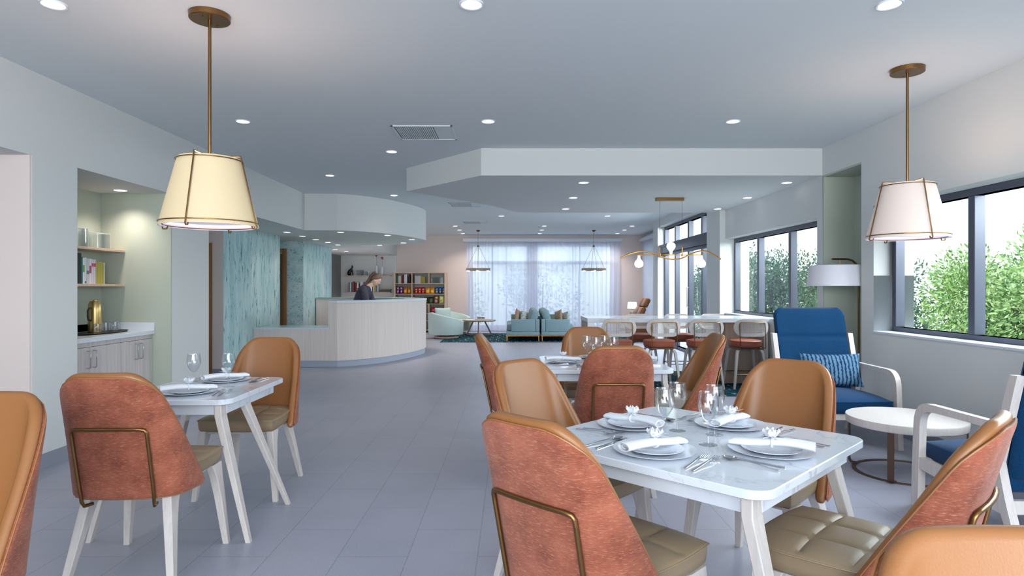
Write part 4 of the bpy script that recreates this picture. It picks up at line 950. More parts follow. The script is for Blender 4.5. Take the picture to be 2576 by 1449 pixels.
cn = ['thick black', 'thin teal', 'white and green', 'white and blue', 'grey', 'white and pink', 'lilac with red label', 'lilac with red label'] + ['olive yellow'] * 5 + ['thin cream']
y = 5.80
for i, (th, ht, col, bd) in enumerate(specs):
    yy = y; y += th + 0.003
    if bd and col == (176, 166, 78): bd = None
    book(th, ht, 0.15 if i > 1 else 0.17, col, 'y', (-4.17, yy, SZ2), '%s book on the lower niche shelf, %s from the left' % (cn[i], ORD[i]), 'books on the niche shelf', bd)
# tray, flask, tumblers
o = MB().lathe([(0, 0), (0.15, 0), (0.158, 0.008), (0.162, 0.012), (0.155, 0.012), (0.15, 0.005), (0, 0.005)], seg=40, sx=0.9, sy=2.2).build('serving_tray', M['black']); o.location = (-3.94, 6.04, CZ); tag(o, 'oval black serving tray on the white countertop', 'tray')
t = thing('vacuum_flask', 'tall brushed gold vacuum flask with black handle on the tray', 'flask', (-4.01, 6.05, CZ + 0.0055))
MB().lathe([(0, 0), (0.058, 0), (0.06, 0.01), (0.058, 0.20), (0.055, 0.27), (0.043, 0.30), (0, 0.305)], seg=40).build('body', M['gold'], t)
b = MB(); b.lathe([(0, 0.300), (0.02, 0.300), (0.018, 0.312), (0, 0.314)], seg=20); b.build('lid', M['gold'], t)
b = MB(); b.tube([(0, -0.052, 0.235), (0, -0.085, 0.232), (0, -0.10, 0.21), (0, -0.10, 0.15), (0, -0.092, 0.125), (0, -0.052, 0.115)], 0.009, 8); b.build('handle', M['black'], t)
def tumbler():
    return tag(MB().lathe([(0, 0), (0.033, 0), (0.035, 0.004), (0.036, 0.088), (0.0335, 0.088), (0.0325, 0.012), (0, 0.010)], seg=28).build('tumbler', M['wine']), '', 'glass')
for x, y, s_ in ((-3.92, 5.96, 'nearest, beside the gold flask'), (-3.93, 6.09, 'second along the tray'), (-3.99, 6.19, 'third along the tray'), (-3.93, 6.23, 'fourth along the tray'), (-3.96, 6.31, 'farthest right along the tray')):
    place(PR, 'tumbler', tumbler, (x, y, CZ + 0.0055), 0, 'clear tumbler on the black tray, ' + s_, 'clear tumblers on the tray')

# ================================================================ shelves behind the desk
for z, s_ in ((1.688, 'upper'), (1.188, 'lower')):
    o = MB().box(-5.07, -3.66, 19.02, 19.258, 0, 0.022, 0.002, 1).build('wall_shelf', M['oak']); o.location.z = z; tag(o, 'thin oak wall shelf behind the reception desk, the %s one' % s_, 'shelf', 'thin wall shelves behind the desk')
U, D_ = 1.7105, 1.2105
pal = [((120, 104, 110), 'grey'), ((206, 214, 226), 'pale blue'), ((60, 110, 92), 'green'), ((170, 66, 74), 'red'), ((62, 22, 26), 'maroon'), ((130, 34, 40), 'dark red'), ((222, 216, 206), 'cream'), ((30, 36, 50), 'navy'), ((226, 230, 240), 'white'), ((196, 206, 226), 'ice blue'), ((24, 24, 30), 'black'), ((222, 196, 190), 'pink'), ((58, 20, 24), 'brown'), ((120, 40, 42), 'brick red'), ((88, 128, 112), 'sage'), ((34, 40, 44), 'charcoal'), ((208, 200, 180), 'beige'), ((200, 182, 92), 'mustard')]
rnd = random.Random(3); x = -4.93
for i in range(20):
    th = rnd.uniform(0.028, 0.052); ht = rnd.uniform(0.24, 0.33); col, c_ = pal[i % len(pal)]
    book(th, ht, 0.17, col, 'x', (x, 19.22, D_), '%s book on the lower wall shelf behind the desk, %s from left' % (c_, ORD[i]), 'books on the lower wall shelf', None); x += th + 0.004
for k in range(3):
    o = MB().box(-0.16 + 0.01 * k, 0.16, -0.09, 0.09, 0, 0.028, 0.002, 1).build('book', plain(((96, 84, 66), (70, 76, 70), (120, 106, 84))[k])); o.location = (-3.84 + 0.01 * k, 19.13, D_ + 0.0288 * k)
    tag(o, 'flat lying book in the stack right of the woman, %s' % ('bottom', 'middle', 'top')[k], 'book', 'flat books on the lower wall shelf')
# sitting cat statuette
t = thing('cat_statuette', 'black sitting cat statuette on the upper wall shelf', 'statuette', (-4.87, 19.13, U))
b = MB(); b.tube([(-0.07, 0, 0.02), (-0.065, 0, 0.07), (-0.045, 0, 0.13), (-0.01, 0, 0.18), (0.015, 0, 0.215), (0.025, 0, 0.245)], [0.045, 0.058, 0.055, 0.04, 0.026, 0.022], 14)
b.lathe([(0, -0.03), (0.02, -0.026), (0.03, 0), (0.022, 0.022), (0, 0.028)], (0.032, 0, 0.262), 14); b.lathe([(0, -0.012), (0.013, 0), (0, 0.012)], (0.058, 0, 0.255), 10)
for s_ in (-1, 1):
    b.tube([(0.022, 0.014 * s_, 0.28), (0.020, 0.018 * s_, 0.325)], [0.011, 0.001], 8); b.tube([(0.02, 0.018 * s_, 0.17), (0.045, 0.02 * s_, 0.08), (0.045, 0.02 * s_, 0.01), (0.065, 0.02 * s_, 0.006)], [0.018, 0.012, 0.010, 0.010], 8)
b.tube([(-0.09, 0.0, 0.012), (-0.04, -0.06, 0.01), (0.03, -0.055, 0.01)], [0.012, 0.01, 0.007], 8); b.build('statue_body', M['black'], t, ang=80)
box_case(-4.60, 19.12, U, 0.14, 0.05, 0.17, 'long clear glass box on the wall shelf beside the cat'); box_case(-4.40, 19.13, U, 0.07, 0.07, 0.13, 'small clear glass box on the wall shelf')
for k, (x, h, ft, s_) in enumerate(((-4.10, 0.30, 0.30, 'left, taller'), (-3.93, 0.265, 0.27, 'right, shorter'))):
    t = thing('bud_vase', 'tall white vase with red flower on the upper wall shelf, %s one' % s_, 'vase', (x, 19.13, U), 0, 'white bud vases')
    MB().lathe([(0, 0), (0.030, 0), (0.036, 0.02), (0.038, h - 0.05), (0.034, h), (0.031, h), (0.033, h - 0.05), (0.03, 0.03), (0, 0.03)], seg=24).build('vase_body', M['china'], t)
    MB().tube([(0, 0, h - 0.1), (0.004, 0, h + ft * 0.5), (-0.004, 0, h + ft)], 0.003, 6).build('stem', M['stem'], t)
    b = MB(); r2 = random.Random(k)
    for j in range(9): a = r2.uniform(0, 6.28); b.lathe([(0, -0.016), (0.016, -0.004), (0.013, 0.010), (0, 0.014)], (0.024 * math.cos(a), 0.02 * math.sin(a), h + ft + r2.uniform(-0.03, 0.03)), 7)
    b.build('flower_head', M['red_petal'], t, ang=80)

# bookcase with books and snack bags
BX0, BX1, BY0, BY1 = -3.508, -1.952, 18.76, 19.255
t = thing('bookcase', 'pale oak open bookcase with books and snack bags against the back wall', 'bookcase', (0, 19.0, 0)); ow = 0.045
b = MB(); b.box(BX0, BX0 + ow, -0.24, 0.25, 0, 1.769, 0.002, 1).box(BX1 - ow, BX1, -0.24, 0.25, 0, 1.769, 0.002, 1).box(BX0, BX1, -0.24, 0.25, 1.77, 1.80, 0.002, 1); b.build('carcass', M['oak'], t)
rows = [0.08, 0.36, 0.58, 0.862, 1.158, 1.468]
for z in rows: MB().box(BX0 + ow, BX1 - ow, -0.235, 0.245, z - 0.018, z, 0.001, 1).build('shelf', M['oak'], t)
XM, XM2 = -2.97, -2.46
MB().box(XM - 0.014, XM + 0.014, -0.236, 0.245, 0, 1.77, 0.001, 1).build('divider', M['oak'], t)
MB().box(XM2 - 0.012, XM2 + 0.012, -0.236, 0.245, rows[5], 1.77, 0.001, 1).box(XM2 - 0.012, XM2 + 0.012, -0.236, 0.245, rows[2], rows[3] - 0.018, 0.001, 1).build('divider', M['oak'], t)
MB().box(BX0 + ow, BX1 - ow, 0.244, 0.250, 0.0, 1.77).build('back_panel', M['wall'], t)
x = BX0 + ow + 0.02
for i in range(10):
    th = rnd.uniform(0.03, 0.048); ht = rnd.uniform(0.20, 0.27); col, c_ = pal[(i * 7 + 2) % len(pal)]
    if x + th > XM - 0.03: break
    book(th, ht, 0.16, col, 'x', (x, 19.05, rows[5] + 0.0012), '%s book in the top left bookcase cell, %s from left' % (c_, ORD[i]), 'books in the top left bookcase cell'); x += th + 0.003
x = XM + 0.03
for i, (th, ht, col, c_) in enumerate([(0.03, 0.25, (28, 28, 32), 'black'), (0.02, 0.24, (190, 190, 196), 'grey')] + [(0.03, 0.225, (218, 208, 222), 'lilac')] * 5 + [(0.024, 0.205, (176, 164, 66), 'mustard')] * 5):
    book(th, ht, 0.16, col, 'x', (x, 19.05, rows[5] + 0.0012), '%s book in the top middle bookcase cell, %s from left' % (c_, ORD[i]), 'books in the top middle bookcase cell'); x += th + 0.003
box_case(-2.24, 18.98, rows[5] + 0.0005, 0.17, 0.08, 0.19, 'clear glass box in the top right bookcase cell')
def bag(w_, h_, col, art, loc, lab, grp, cells=3):
    t = thing('snack_bag', lab, 'snack bag', loc, 0, grp)
    b = MB()
    for s_ in (1, -1):
        def f(u, v, s_=s_):
            a, c = 2 * u - 1, 2 * v - 1; e = max(0, 1 - a * a) ** 0.5 * max(0, 1 - c ** 4) ** 0.6
            return (a * w_ / 2 * (1 - 0.05 * (1 - c * c)), -s_ * 0.045 * e, h_ * v)
        b.grid(f, 12, 12)
    b.build('bag_body', plain(col, 0.3), t, ang=80)
    for (cx_, cz_, rx_, rz_, ac) in art:
        b = MB()
        def g(u, v):
            an = u * 2 * PI; X_ = cx_ * w_ / 2 + rx_ * w_ / 2 * v * math.cos(an); Z_ = cz_ * h_ + rz_ * h_ * v * math.sin(an)
            a = X_ / (w_ / 2); c = 2 * Z_ / h_ - 1; e = max(0, 1 - a * a) ** 0.5 * max(0, 1 - c ** 4) ** 0.6
            return (X_, -0.0455 * e - 0.0008, Z_)
        b.grid(g, 18, 4); b.build('printed_art', plain(ac, 0.35), t)
    return t
def bag_row(x0, n, w_, h_, col, art, z, cname, cell):
    for i in range(n):
        bag(w_, h_, col, art, (x0 + (i + 0.5) * (w_ + 0.002), 18.88, z + 0.0012), '%s snack bag in the %s bookcase cell, %s from left' % (cname, cell, ORD[i]), 'snack bags in the %s cell' % cell)
bag_row(-3.45, 2, 0.10, 0.215, (88, 24, 100), [(0, 0.3, 0.5, 0.16, (222, 160, 190)), (0, 0.78, 0.6, 0.07, (226, 214, 232))], rows[4], 'purple', 'second row left')
bag_row(-3.235, 2, 0.115, 0.19, (204, 120, 26), [(0, 0.35, 0.6, 0.2, (238, 192, 44)), (0, 0.78, 0.5, 0.07, (140, 60, 30))], rows[4], 'orange', 'second row left')
bag_row(-2.90, 3, 0.10, 0.19, (178, 26, 24), [(0, 0.3, 0.45, 0.17, (238, 140, 40)), (0, 0.7, 0.7, 0.06, (230, 190, 190))], rows[4], 'red', 'second row right')
bag_row(-2.575, 2, 0.135, 0.19, (226, 146, 28), [(0, 0.35, 0.6, 0.2, (246, 214, 60)), (0, 0.78, 0.5, 0.06, (150, 80, 30))], rows[4], 'orange', 'second row right')
bag_row(-2.285, 3, 0.10, 0.19, (30, 84, 150), [(0, 0.32, 0.5, 0.16, (224, 160, 50)), (0, 0.72, 0.6, 0.06, (120, 190, 230))], rows[4], 'blue', 'second row right')
bag_row(-2.90, 3, 0.13, 0.20, (40, 60, 28), [(0, 0.3, 0.6, 0.22, (196, 206, 90)), (0, 0.8, 0.6, 0.07, (220, 224, 200))], rows[3], 'dark green', 'third row right')
bag_row(-2.49, 1, 0.15, 0.20, (28, 44, 22), [(0, 0.4, 0.3, 0.35, (78, 104, 50)), (0.5, 0.4, 0.15, 0.35, (96, 120, 60))], rows[3], 'black and green', 'third row right')
bag_row(-2.33, 1, 0.15, 0.24, (120, 60, 44), [(0, 0.3, 0.5, 0.2, (196, 150, 160)), (0.2, 0.75, 0.5, 0.12, (196, 204, 96))], rows[3], 'mixed brown and yellow', 'third row right')
bag_row(-2.165, 1, 0.15, 0.24, (206, 214, 130), [(-0.2, 0.35, 0.4, 0.14, (168, 180, 60)), (0.1, 0.75, 0.5, 0.1, (232, 236, 190))], rows[3], 'pale yellow', 'third row right')
bag_row(-3.42, 1, 0.14, 0.19, (150, 140, 196), [(0, 0.4, 0.5, 0.2, (200, 190, 226))], rows[3], 'lilac', 'third row left'); bag_row(-3.25, 1, 0.17, 0.19, (220, 150, 106), [(0, 0.4, 0.5, 0.2, (236, 190, 150))], rows[3], 'peach', 'third row left')
bag_row(-2.42, 1, 0.22, 0.17, (150, 26, 44), [(0, 0.5, 0.6, 0.2, (190, 70, 80))], rows[2], 'crimson', 'fourth row right')
bag_row(-2.19, 1, 0.13, 0.165, (224, 176, 150), [(0, 0.5, 0.5, 0.2, (236, 206, 190))], rows[2], 'pale peach', 'fourth row right')

# ================================================================ lounge furniture
def sofa(name, lab, X0, s_):      # s_=+1 faces +x ; outer back plane at X0, near end at Y=15.62
    t = thing(name, lab, 'sofa', (X0, 15.60, 0), 0, 'teal sofas standing back to back')
    def bx(n, x0, x1, y0, y1, z0, z1, m, bv=0.015, sg=3): return MB().box(s_ * x0, s_ * x1, y0, y1, z0, z1, bv, sg).build(n, m, t)
    Ln = 2.0
    bx('base', 0.01, 0.84, 0.0, Ln, 0.155, 0.25, M['teal_sofa']); bx('armrest', 0.115, 0.715, 0.0, 0.16, 0.25, 0.55, M['teal_sofa']); bx('armrest', 0.115, 0.715, Ln - 0.16, Ln, 0.25, 0.60, M['olive'])
    bx('back_frame', 0.01, 0.11, 0.0, Ln, 0.25, 0.555, M['teal_sofa'])
    bx('seat_cushion', 0.115, 0.83, 0.165, Ln / 2, 0.25, 0.43, M['teal_sofa'], 0.05); bx('seat_cushion', 0.115, 0.83, Ln / 2, Ln - 0.165, 0.25, 0.43, M['olive'], 0.05)
    for k in range(2):
        y0 = 0.17 + k * 0.84; b = MB()
        Mx = Matrix.Translation((s_ * 0.20, y0, 0.42)) @ Matrix.Rotation(-s_ * R(16), 4, 'Y')
        b.box(-0.10, 0.10, 0.0, 0.82, 0.0, 0.38, 0.075, 5, Mx); b.build('back_cushion', (M['teal_sofa'], M['olive'])[k], t)
    fr = MB(); fr.box(s_ * 0.01, s_ * 0.84, 0.0, 0.02, 0.135, 0.155).box(s_ * 0.01, s_ * 0.84, Ln - 0.02, Ln, 0.135, 0.155).box(s_ * 0.01, s_ * 0.03, 0.02, Ln - 0.02, 0.135, 0.155).box(s_ * 0.82, s_ * 0.84, 0.02, Ln - 0.02, 0.135, 0.155); fr.build('frame', M['brass'], t)
    for x_ in (0.02, 0.81):
        for y_ in (0.0, Ln - 0.02): MB().box(s_ * x_, s_ * (x_ + 0.02), y_, y_ + 0.02, 0.0125, 0.135).build('leg', M['brass'], t)
sofa('sofa', 'teal sofa facing left in front of the back window', 0.715, -1); sofa('sofa', 'teal sofa facing right in front of the back window', 0.740, 1)
GK = 'scatter cushions on the teal sofas'
cushion('scatter_cushion', 0.19, 0.06, 0.18, M['tan'], (0.18, 15.94, 0.61), (R(90), R(15), R(70)), 'tan scatter cushion on the left teal sofa', 'cushion', GK)
cushion('scatter_cushion', 0.17, 0.06, 0.16, M['speck'], (0.33, 15.92, 0.59), (R(90), R(10), R(60)), 'speckled scatter cushion on the left teal sofa', 'cushion', GK)
cushion('scatter_cushion', 0.18, 0.06, 0.17, M['tan'], (1.20, 15.95, 0.60), (R(90), R(-12), R(-68)), 'brownish scatter cushion on the right teal sofa', 'cushion', GK)
cushion('scatter_cushion', 0.17, 0.06, 0.15, M['speck'], (1.36, 15.92, 0.58), (R(90), R(-10), R(-60)), 'speckled scatter cushion on the right teal sofa', 'cushion', GK)
def tub_chair():
    t = thing('tub_chair', '', 'armchair')     # faces +x
    b = MB(); n = 36; prof = []
    for i in range(n + 1):
        a = R(48 + 264 * i / n); rr = 0.47; c_ = abs(i / n - 0.5) * 2; zt = 0.68 - 0.22 * c_ ** 1.2
        prof.append((a, zt))
    vs = []; R1, R2 = 0.48, 0.37
    for a, zt in prof:
        flat = 1.0
        for r_, z in ((R1 * 0.97, 0.10), (R1, 0.16), (R1 * 1.02, zt - 0.02), (R1 * 0.985, zt), (R2 * 1.04, zt), (R2, zt - 0.02), (R2, 0.16), (R2 * 0.97, 0.10)): vs.append((r_ * math.cos(a), r_ * math.sin(a), z))
    fs = [(i * 8 + k, i * 8 + (k + 1) % 8, (i + 1) * 8 + (k + 1) % 8, (i + 1) * 8 + k) for i in range(n) for k in range(8)] + [tuple(range(8)), tuple(range(n * 8, n * 8 + 8))]
    b.raw(vs, fs); b.build('shell', M['mint'], t, ang=50)
    b = MB(); b.lathe([(0, 0.12), (0.36, 0.12), (0.38, 0.2), (0.38, 0.36), (0.34, 0.41), (0, 0.425)], (0.06, 0, 0), 40); b.build('seat_cushion', M['mint_in'], t)
    b = MB(); b.lathe([(0, 0.0), (0.32, 0.0), (0.33, 0.03), (0.33, 0.045), (0.08, 0.05), (0.08, 0.10), (0, 0.10)], seg=40); b.build('swivel_base', M['oak'], t); return t
place(PR, 'tub', tub_chair, (-1.72, 16.70, 0.0125), R(30), 'mint tub armchair right of the reception desk, nearer one', 'mint tub armchairs')
place(PR, 'tub', tub_chair, (-1.62, 18.02, 0.0125), R(-35), 'mint tub armchair behind the first one, against the back curtain', 'mint tub armchairs')
cushion('scatter_cushion', 0.22, 0.07, 0.20, M['mint'], (-1.80, 16.58, 0.62), (R(78), 0, R(20)), 'pale mint cushion on the nearer tub armchair')
# coffee table
t = thing('coffee_table', 'round oak coffee table with slanted legs left of the teal sofas', 'coffee table', (-0.90, 17.45, 0.0125))
MB().lathe([(0, 0.40), (0.46, 0.40), (0.475, 0.41), (0.475, 0.43), (0.465, 0.435), (0, 0.435)], seg=48).build('tabletop', M['drift'], t)
for k in range(3):
    a = R(-90 + 120 * k); ca, sa = math.cos(a), math.sin(a)
    MB().tube([(0.18 * ca, 0.18 * sa, 0.40), (0.40 * ca, 0.40 * sa, 0.012)], 0.022, 4).build('leg', M['drift'], t)
b = MB(); b.tube([(0.40 * math.cos(R(-90 + 120 * k)), 0.40 * math.sin(R(-90 + 120 * k)), 0.014) for k in range(3)], 0.013, 4, True); b.build('floor_stretcher', M['drift'], t)
for k in range(4):
    w_ = (0.115, 0.12, 0.10, 0.105)[k]; o = MB().box(-w_, w_, -0.08, 0.08, 0, 0.022, 0.002, 1).build('book', plain(((214, 206, 204), (228, 230, 232), (40, 50, 54), (206, 212, 214))[k])); o.location = (-0.86 + 0.01 * k, 17.4, 0.4485 + 0.0228 * k)
    tag(o, 'flat book on the round coffee table, %s of the stack' % ('bottom', 'second', 'third', 'top')[k], 'book', 'books stacked on the coffee table')
o = MB().box(-0.13, 0.13, -0.1, 0.1, 0, 0.012, 0.002, 1).build('book', plain((232, 222, 224))); o.location = (-1.13, 17.36, 0.4485); tag(o, 'single thin pale book on the left of the coffee table', 'book')
# recliner, lamp table and lamp
t = thing('recliner', 'brown tufted leather recliner beside the side curtain, high back towards us', 'recliner', (3.52, 16.5, 0.0125), R(0))
b = MB()
for i in range(2):
    for k in range(3):
        Mx = Matrix.Translation((-0.30, -0.32 + 0.42 * i, 0.36)) @ Matrix.Rotation(R(26), 4, 'Y'); b.box(-0.06, 0.07, 0, 0.41, 0.26 * k, 0.26 * k + 0.25, 0.05, 3, Mx)
b.build('tufted_back', M['brown_leather'], t)
MB().box(-0.42, 0.40, -0.30, 0.50, 0.26, 0.42, 0.05, 3).build('seat_cushion', M['brown_leather'], t)
for y_ in (-0.40, 0.52): MB().box(-0.42, 0.40, y_, y_ + 0.08, 0.0, 0.56, 0.02, 2).build('armrest', M['brown_leather'], t)
MB().box(-0.38, 0.36, -0.3, 0.5, 0.0, 0.26, 0.01, 1).build('base', M['dark_bronze'], t)
t = thing('lamp_table', 'small brown side table carrying the lamp beside the recliner', 'side table', (3.30, 17.65, 0.0125))
MB().box(-0.34, 0.16, -0.2, 0.2, 0.505, 0.525, 0.003, 1).build('tabletop', M['door_wood'], t)
for sx in (-0.32, 0.13):
    for sy in (-0.18, 0.16): MB().box(sx, sx + 0.02, sy, sy + 0.02, 0, 0.505).build('leg', M['dark_bronze'], t)
t = thing('table_lamp', 'small table lamp with glowing white shade on the brown side table', 'table lamp', (3.40, 17.65, 0.538))
MB().lathe([(0, 0), (0.055, 0), (0.07, 0.05), (0.06, 0.11), (0.03, 0.15), (0.015, 0.16), (0.012, 0.24), (0, 0.24)], seg=24).build('lamp_base', M['drift'], t)
MB().lathe([(0.135, 0.22), (0.120, 0.40), (0.117, 0.40), (0.132, 0.22), (0.135, 0.22)], seg=32).build('lamp_shade', M['shade_t'], t, fix=False)

# ================================================================ receptionist
t = thing('person', 'woman in a dark jacket and white top with long ponytail leaning over the reception desk', 'person', (-3.02, 12.4, 0))
sk = [((-0.02, 0, 0.93), 0.145, 0.115, None), ((0.02, 0, 1.05), 0.13, 0.10, 0), ((0.08, 0, 1.18), 0.145, 0.105, 1), ((0.15, 0, 1.30), 0.155, 0.10, 2), ((0.205, 0, 1.375), 0.08, 0.075, 3), ((0.265, 0, 1.42), 0.052, 0.055, 4)]
vs = []; es = []; rad = []
def addv(p, r, par): vs.append(p); rad.append(r); (es.append((par, len(vs) - 1)) if par is not None else None); return len(vs) - 1
pel = addv((0, 0, 0.93), (0.12, 0.14), None); w1 = addv((0.03, 0, 1.06), (0.095, 0.12), pel); c1 = addv((0.09, 0, 1.20), (0.105, 0.145), w1); c2 = addv((0.155, 0, 1.31), (0.09, 0.14), c1); nk = addv((0.21, 0, 1.375), (0.05, 0.055), c2); n2 = addv((0.275, 0, 1.43), (0.046, 0.048), nk)
for s_ in (-1, 1):
    sh = addv((0.15, 0.165 * s_, 1.315), (0.055, 0.055), c2); el = addv((0.22, 0.235 * s_, 1.07), (0.042, 0.042), sh); wr = addv((0.44, 0.16 * s_, 1.0), (0.027, 0.027), el); pm = addv((0.50, 0.145 * s_, 0.985), (0.034, 0.018), wr)
    hp = addv((0.0, 0.09 * s_, 0.86), (0.085, 0.085), pel); kn = addv((0.02, 0.10 * s_, 0.48), (0.055, 0.055), hp); an = addv((-0.03, 0.10 * s_, 0.09), (0.038, 0.038), kn); ft = addv((0.13, 0.11 * s_, 0.035), (0.035, 0.028), an)
def skin_obj(name, vs, es, rad, mt, par, root=0, sub=2):
    me = bpy.data.meshes.new(name); me.from_pydata(vs, es, []); o = bpy.data.objects.new(name, me); COL.objects.link(o); o.parent = par
    md = o.modifiers.new('skin', 'SKIN'); md.use_smooth_shade = True
    if not me.skin_vertices: 
        bpy.context.view_layer.objects.active = o; o.select_set(True)
    for i, sv in enumerate(me.skin_vertices[0].data): sv.radius = rad[i]; sv.use_root = (i == root)
    sb = o.modifiers.new('sub', 'SUBSURF'); sb.levels = sub; sb.render_levels = sub
    me.materials.append(mt); return o
body = skin_obj('body', vs, es, rad, M['skin'], t)
# fingers
for s_ in (-1, 1):
    fv, fe, fr_ = [(0.48, 0.147 * s_, 0.987)], [], [(0.02, 0.012)]
    for k, (dy, L_) in enumerate(((-0.028, 0.07), (-0.010, 0.082), (0.010, 0.078), (0.027, 0.062))):
        y_ = 0.145 * s_ + dy; a = len(fv); fv += [(0.525, y_, 0.985), (0.525 + L_ * 0.5, y_, 0.985), (0.525 + L_, y_, 0.972)]; fe += [(0, a), (a, a + 1), (a + 1, a + 2)]; fr_ += [(0.009, 0.009), (0.008, 0.008), (0.007, 0.007)]
    a = len(fv); fv += [(0.50, (0.145 - 0.045) * s_, 0.985), (0.535, (0.145 - 0.062) * s_, 0.98)]; fe += [(0, a), (a, a + 1)]; fr_ += [(0.010, 0.010), (0.008, 0.008)]
    skin_obj('hand', fv, fe, fr_, M['skin'], t, 0, 1)
# head: ellipsoid shaped with brow, nose, chin, looking down to +x
hM = Matrix.Translation((0.345, 0, 1.505)) @ Matrix.Rotation(R(34), 4, 'Y')
def head_pt(u, v, off=0.0):
    a = u * 2 * PI; e = PI * v; x, y, z = math.sin(e) * math.cos(a), math.sin(e) * math.sin(a), -math.cos(e)
    rx, ry, rz = 0.098 + off, 0.078 + off, 0.122 + off
    X_, Y_, Z_ = x * rx, y * ry, z * rz
    if Z_ < -0.02: k = (-0.02 - Z_) / 0.10; Y_ *= 1 - 0.30 * k; X_ = X_ * (1 - 0.18 * k) + 0.014 * k
    if off == 0:
        fr = max(0, math.cos(a)) ** 8
        X_ += 0.026 * fr * max(0, math.cos(a)) ** 30 * math.exp(-((Z_ + 0.022) / 0.018) ** 2) + 0.008 * fr * math.exp(-((Z_ + 0.085) / 0.016) ** 2) + 0.006 * fr * math.exp(-((Z_ + 0.055) / 0.010) ** 2) + 0.005 * fr * math.exp(-((Z_ - 0.03) / 0.015) ** 2)
        X_ -= 0.009 * math.exp(-((abs(a if a < PI else a - 2 * PI) - 0.42) / 0.16) ** 2) * math.exp(-((Z_ - 0.006) / 0.014) ** 2)
    return (X_, Y_, Z_)
b = MB(); b.grid(lambda u, v: head_pt(u, v), 64, 48, hM)
for s_ in (-1, 1): b.lathe([(0, -0.03), (0.014, -0.015), (0.018, 0.008), (0.010, 0.026), (0, 0.03)], (0, 0, 0), 12, hM @ Matrix.Translation((-0.012, 0.078 * s_, -0.004)), 1.0, 0.45)
b.tube([hM @ Vector((-0.03, 0, -0.09)), Vector((0.27, 0, 1.415)), Vector((0.215, 0, 1.375))], [0.046, 0.048, 0.055], 16); b.build('head', M['skin'], t, ang=80)
for s_ in (-1, 1):
    b = MB(); b.lathe([(0, -0.010), (0.009, -0.004), (0.010, 0), (0.009, 0.004), (0, 0.010)], (0, 0, 0), 12, hM @ Matrix.Translation((0.0765, 0.031 * s_, 0.002)) @ Matrix.Rotation(R(90), 4, 'X')); b.build('eye', M['china'], t)
    b = MB(); b.tube([hM @ Vector((0.088, 0.018 * s_, 0.026)), hM @ Vector((0.088, 0.034 * s_, 0.030)), hM @ Vector((0.074, 0.050 * s_, 0.026))], 0.003, 6); b.build('eyebrow', M['hair'], t)
    b = MB(); b.tube([hM @ Vector((0.094, 0.022 * s_, 0.0)), hM @ Vector((0.093, 0.032 * s_, -0.003)), hM @ Vector((0.083, 0.044 * s_, 0.001))], 0.0022, 6); b.build('eyelash', M['hair'], t)
b = MB(); b.tube([hM @ Vector((0.074, -0.022, -0.052)), hM @ Vector((0.0925, 0, -0.056)), hM @ Vector((0.074, 0.022, -0.052))], [0.003, 0.006, 0.003], 8); b.build('mouth', M['lips'], t)
b = MB()
def hairf(u, v):
    a = u * 2 * PI; p = head_pt(u, 0.30 + 0.70 * v, 0.010); x, y, z = p
    ca = math.cos(a); lim = 0.004 + (0.084 if ca > 0 else 0.095) * ca
    if z < lim: k = 1 - min(0.25, (lim - z) * 12); x, y = x * k, y * k; z = lim - (lim - z) * 0.3
    return (x + 0.0015 * math.sin(a * 40), y, z)
b.grid(hairf, 72, 40, hM)
tail = smooth_path([hM @ Vector((-0.055, 0, 0.09)), hM @ Vector((-0.095, 0, 0.105)), Vector((0.262, 0, 1.585)), Vector((0.225, -0.005, 1.52)), Vector((0.18, -0.01, 1.455)), Vector((0.12, -0.02, 1.40)), Vector((0.055, -0.035, 1.355)), Vector((-0.005, -0.045, 1.315))], 4)
b.tube(tail, [0.018 + 0.018 * math.sin(PI * min(1, i / len(tail) * 1.15)) * (1 - 0.4 * i / len(tail)) + 0.001 for i in range(len(tail))], 14)
b.build('hair', M['hair'], t, ang=80)
# jacket following the torso, with sleeves
b = MB(); secs = []
for (cx_, cz_, dx, dy) in ((-0.03, 0.90, 0.15, 0.19), (0.0, 0.98, 0.135, 0.18), (0.045, 1.09, 0.125, 0.165), (0.095, 1.20, 0.135, 0.185), (0.14, 1.30, 0.125, 0.205), (0.17, 1.35, 0.09, 0.15), (0.195, 1.385, 0.062, 0.075)):
    secs.append([(cx_ + dx * math.cos(2 * PI * k / 28) - 0.25 * dx * math.sin(0), cy, cz_ - 0.35 * dx * math.cos(2 * PI * k / 28)) for k in range(28) for cy in [dy * math.sin(2 * PI * k / 28) * (1 + 0.015 * math.sin(k * 3 + cz_ * 40))]])
b.loft(secs)
for s_ in (-1, 1): b.tube([(0.12, 0.12 * s_, 1.33), (0.15, 0.175 * s_, 1.30), (0.185, 0.21 * s_, 1.18), (0.22, 0.24 * s_, 1.075), (0.30, 0.21 * s_, 1.035), (0.41, 0.17 * s_, 1.005)], [0.07, 0.080, 0.072, 0.068, 0.058, 0.046], 16)
b.build('jacket', M['jacket'], t, ang=70)
b = MB(); b.loft([[(cx_ + dx * math.cos(a), dy * math.sin(a), cz_ - 0.3 * dx * math.cos(a)) for a in [2 * PI * k / 16 for k in range(16)]] for cx_, cz_, dx, dy in ((0.125, 1.12, 0.05, 0.03), (0.17, 1.21, 0.065, 0.045), (0.205, 1.30, 0.062, 0.055), (0.222, 1.375, 0.05, 0.06))]); b.build('shirt', M['shirt'], t, ang=70)
b = MB()
for s_ in (-1, 1): b.tube([(0, 0.085 * s_, 0.92), (0.01, 0.095 * s_, 0.7), (0.02, 0.10 * s_, 0.48), (-0.02, 0.10 * s_, 0.10)], [0.105, 0.09, 0.072, 0.06], 16)
b.build('trousers', M['trousers'], t)

